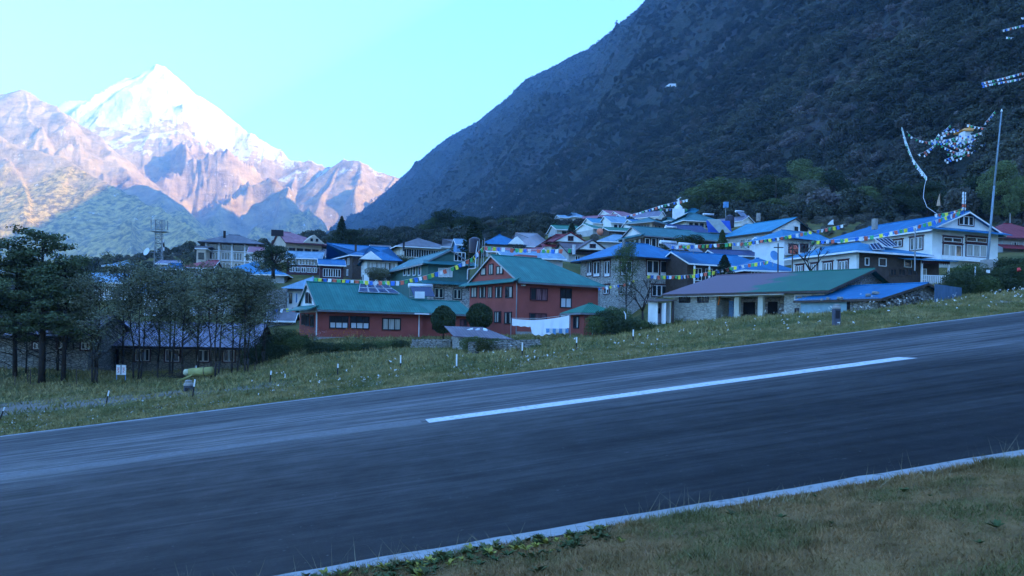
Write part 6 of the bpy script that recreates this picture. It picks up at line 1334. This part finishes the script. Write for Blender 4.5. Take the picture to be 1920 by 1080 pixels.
# fence posts in the left garden
for k, (px, b0, t0, Y) in enumerate([(143, 716, 690, 60), (57, 718, 692, 60.5), (52, 716, 688, 61), (478, 702, 680, 62), (28, 720, 698, 60), (172, 712, 690, 61)]):
    a, b = P(px, b0, Y), P(px, t0, Y); tag(MB().tube((0, 0, -.4), (0, 0, (b-a).z), .035).build('fence_post', M['brown'], None, False, a), ['leftmost', 'second', 'third', 'fourth', 'fifth', 'rightmost'][[28, 52, 57, 143, 172, 478].index(px)]+' thin dark stake in the grass under the left grove', 'fence post', 'stakes under the left grove')
# leaning rods and white plate on the right bank
a = P(1826, 520, 68); g = MB(); g.tube((0, 0, 0), tuple(P(1860, 541, 66)-a), .03); tag(g.build('leaning_rod', M['cream'], None, False, a), 'pale slanting rod on the right bank', 'rod')
a = P(1826, 537, 67); tag(MB().tube((0, 0, -.3), tuple(P(1829, 500, 67.5)-a), .045).build('bank_post', M['frost'], None, False, a), 'pale upright post on the bank below the balcony', 'post')
tag(MB().box(-.18, .18, 0, .03, -.13, .13).build('white_plate', M['white'], None, False, P(1853, 509, 68), .2), 'small white plate among the bushes on the right bank', 'plate')
tag(MB().tube((0, 0, 0), (0, .1, .25), .16, .12, 10).build('red_bucket', plain('red_plastic', (.5, .04, .04), .5), None, False, P(1911, 508, 68)), 'small red bucket in the bushes at the right edge', 'bucket')
g = MB(); a = P(1168, 608, 71); g.path([tuple(P(*q)-a) for q in [(1168,608,71),(1173,598,71),(1173,590,71),(1170,584,71)]], .05, 6); tag(g.build('curved_pipe', M['white'], None, False, a), 'white curved pipe sticking out of the thicket', 'pipe')
# street decorations on the porch posts
for k, px in enumerate((1302, 1330, 1404, 1438)):
    u = PORCH.hit(px, 510, 'R', -.95)[0]; w = PORCH.world((u, -.95, PORCH.h-.3)); r = empty('wrapped_banner', w); tag(r, ['yellow and blue cloth wrapped on the first porch post', 'green cloth wrapped on the second porch post', 'white cloth wrapped on the post right of the small conifer', 'blue and white cloth wrapped on the last porch post'][k], 'banner')
    for j in range(5): MB().tube((0, 0, -.1-j*.36), (0, 0, -.42-j*.36), .14+.04*(j % 2), .11, 8).build('cloth', M[[['flag_white', 'flag_yellow', 'flag_yellow', 'flag_blue', 'flag_white'], ['flag_white', 'flag_yellow', 'flag_green', 'flag_white', 'flag_white'], ['flag_white']*5, ['flag_white', 'flag_blue', 'flag_blue', 'flag_white', 'flag_white']][k][j]], r)
w = P(1489, 468, 102); o = lathe([(0, -.6), (.5, -.5), (.55, .2), (.3, .5), (0, .55)], 10).build('red_bundle', M['flag_red'], None, True, w); tag(o, 'bright red bundle hanging on the white balcony', 'bundle')
for k, (px, py, Y, s) in enumerate([(1436, 478, 93, 1), (1563, 403, 200, .01)][:1]):
    r = empty('satellite_dish', P(1450, 480, 93)); tag(r, 'blue and white round dish above the low blue wing', 'dish'); o = lathe([(0, 0), (.4, .06), (.6, .2)], 14).build('dish', M['bluep'], r); o.rotation_euler = (1.3, 0, .4); MB().tube((0, .1, -1.2), (0, .1, 0), .04).build('stand', M['grey'], r)
# walls of the field
def rubble_wall(name, label, p0, p1, h0, thick=.5):
    a, b = P(*p0), P(*p1); d = b-a; r = empty(name, a, math.atan2(d.y, d.x)); tag(r, label, 'stone wall'); Ln = math.hypot(d.x, d.y); sl = d.z/Ln
    MB().prism([(0, 0, -1), (Ln, 0, -1+d.z), (Ln, 0, h0+d.z), (0, 0, h0)], (0, thick, 0)).build('core', M['stoneD'], r); rs = random.Random(int(p0[0])); rows = int(h0/.17); g = None; n = 0
    shp = []
    for q in range(6): g = MB(); A = [k*math.pi/3+rs.uniform(-.2, .2) for k in range(6)]; g.prism([(.16*math.cos(t_)*rs.uniform(.9, 1.3), 0, .075*math.sin(t_)*rs.uniform(.9, 1.2)) for t_ in A], (0, .14, 0)); me = bpy.data.meshes.new('stone'); me.from_pydata(g.V, [], g.Fc); me.materials.append(MATS['rubble']); shp.append(me)
    for j in range(rows):
        x = rs.uniform(0, .2)
        while x < Ln and n < 290: o = link('stone', shp[rs.randrange(6)], r, (x, -.05-rs.uniform(0, .05), .08+j*.17+sl*x), 0); o.rotation_euler[1] = rs.uniform(-.3, .3); x += rs.uniform(.28, .42); n += 1
    return r
rubble_wall('field_wall', 'overgrown dry stone wall running right from the field shed', (880, 670, 60.5), (1012, 664, 62), 1.15)
rubble_wall('garden_wall', 'low grey stone wall below the red wing', (772, 652, 69.5), (846, 652, 69), .75)
rubble_wall('terrace_wall', 'stone terrace wall with grey coping left of the narrow white house', (482, 573, 90), (536, 567, 90), 1.6)

# tiny pale marks far up the slope
for px, py, s_, lb in ((972, 369, 3.0, 'tiny white shrine on the dark slope above the village'), (924, 392, 3.0, 'tiny white tent shape low on the slope, left of the shrine'), (1266, 160, 6.0, 'pale rock patch high on the dark slope')):
    Yh = hillhit(px, py)-10; w = P(px, py, Yh); k = Yh/1000*s_; g = MB(); g.prism([(-k, -.5, -k), (k, -.5, -k), (k*.35, -.5, k), (-k*.35, -.5, k)] if px < 1000 else [(-2*k, 0, -.2*k), (0, 0, -.4*k), (2*k, 0, 0), (1.6*k, 0, .4*k), (-1.2*k, 0, .35*k)], (0, k, 0)); o = g.build('hillside_shrine' if px < 1000 else 'pale_rock', M['white'], None, False, w); tag(o, lb, 'shrine' if px < 1000 else 'rock')
# chimneys, roof tanks and clutter
for k, (px, py, Y, a, b, c, m_, lb) in enumerate([(421, 441, 168, .5, .5, .9, 'black', 'small dark tank on top of the grey hotel roof'), (520, 437, 162, 2.4, .9, .6, 'black', 'dark flat box on the pink tin roof'), (667, 464, 121, .3, .3, .5, 'brown', 'short brown chimney beside the bay tower gable'), (757, 463, 118, .25, .25, .8, 'black', 'thin dark chimney on the bright blue roof'),
    (1076, 468, 98, .3, .3, .6, 'frost', 'pale vent on the left end of the lodge eaves'), (1170, 458, 101, .3, .3, .7, 'grey', 'grey chimney behind the garden treetop'), (1422, 408, 128, .5, .4, .7, 'concrete', 'low concrete chimney at the left ridge of the teal roof'), (1640, 421, 97, .5, .5, .7, 'concrete', 'square chimney on the long blue ridge')]):
    w = P(px, py, Y); tag(MB().box(-a/2, a/2, -b/2, b/2, -.6, c).build('chimney' if a < 1 else 'roof_box', M[m_], None, False, w, .3), lb, 'chimney' if a < 1 else 'box')
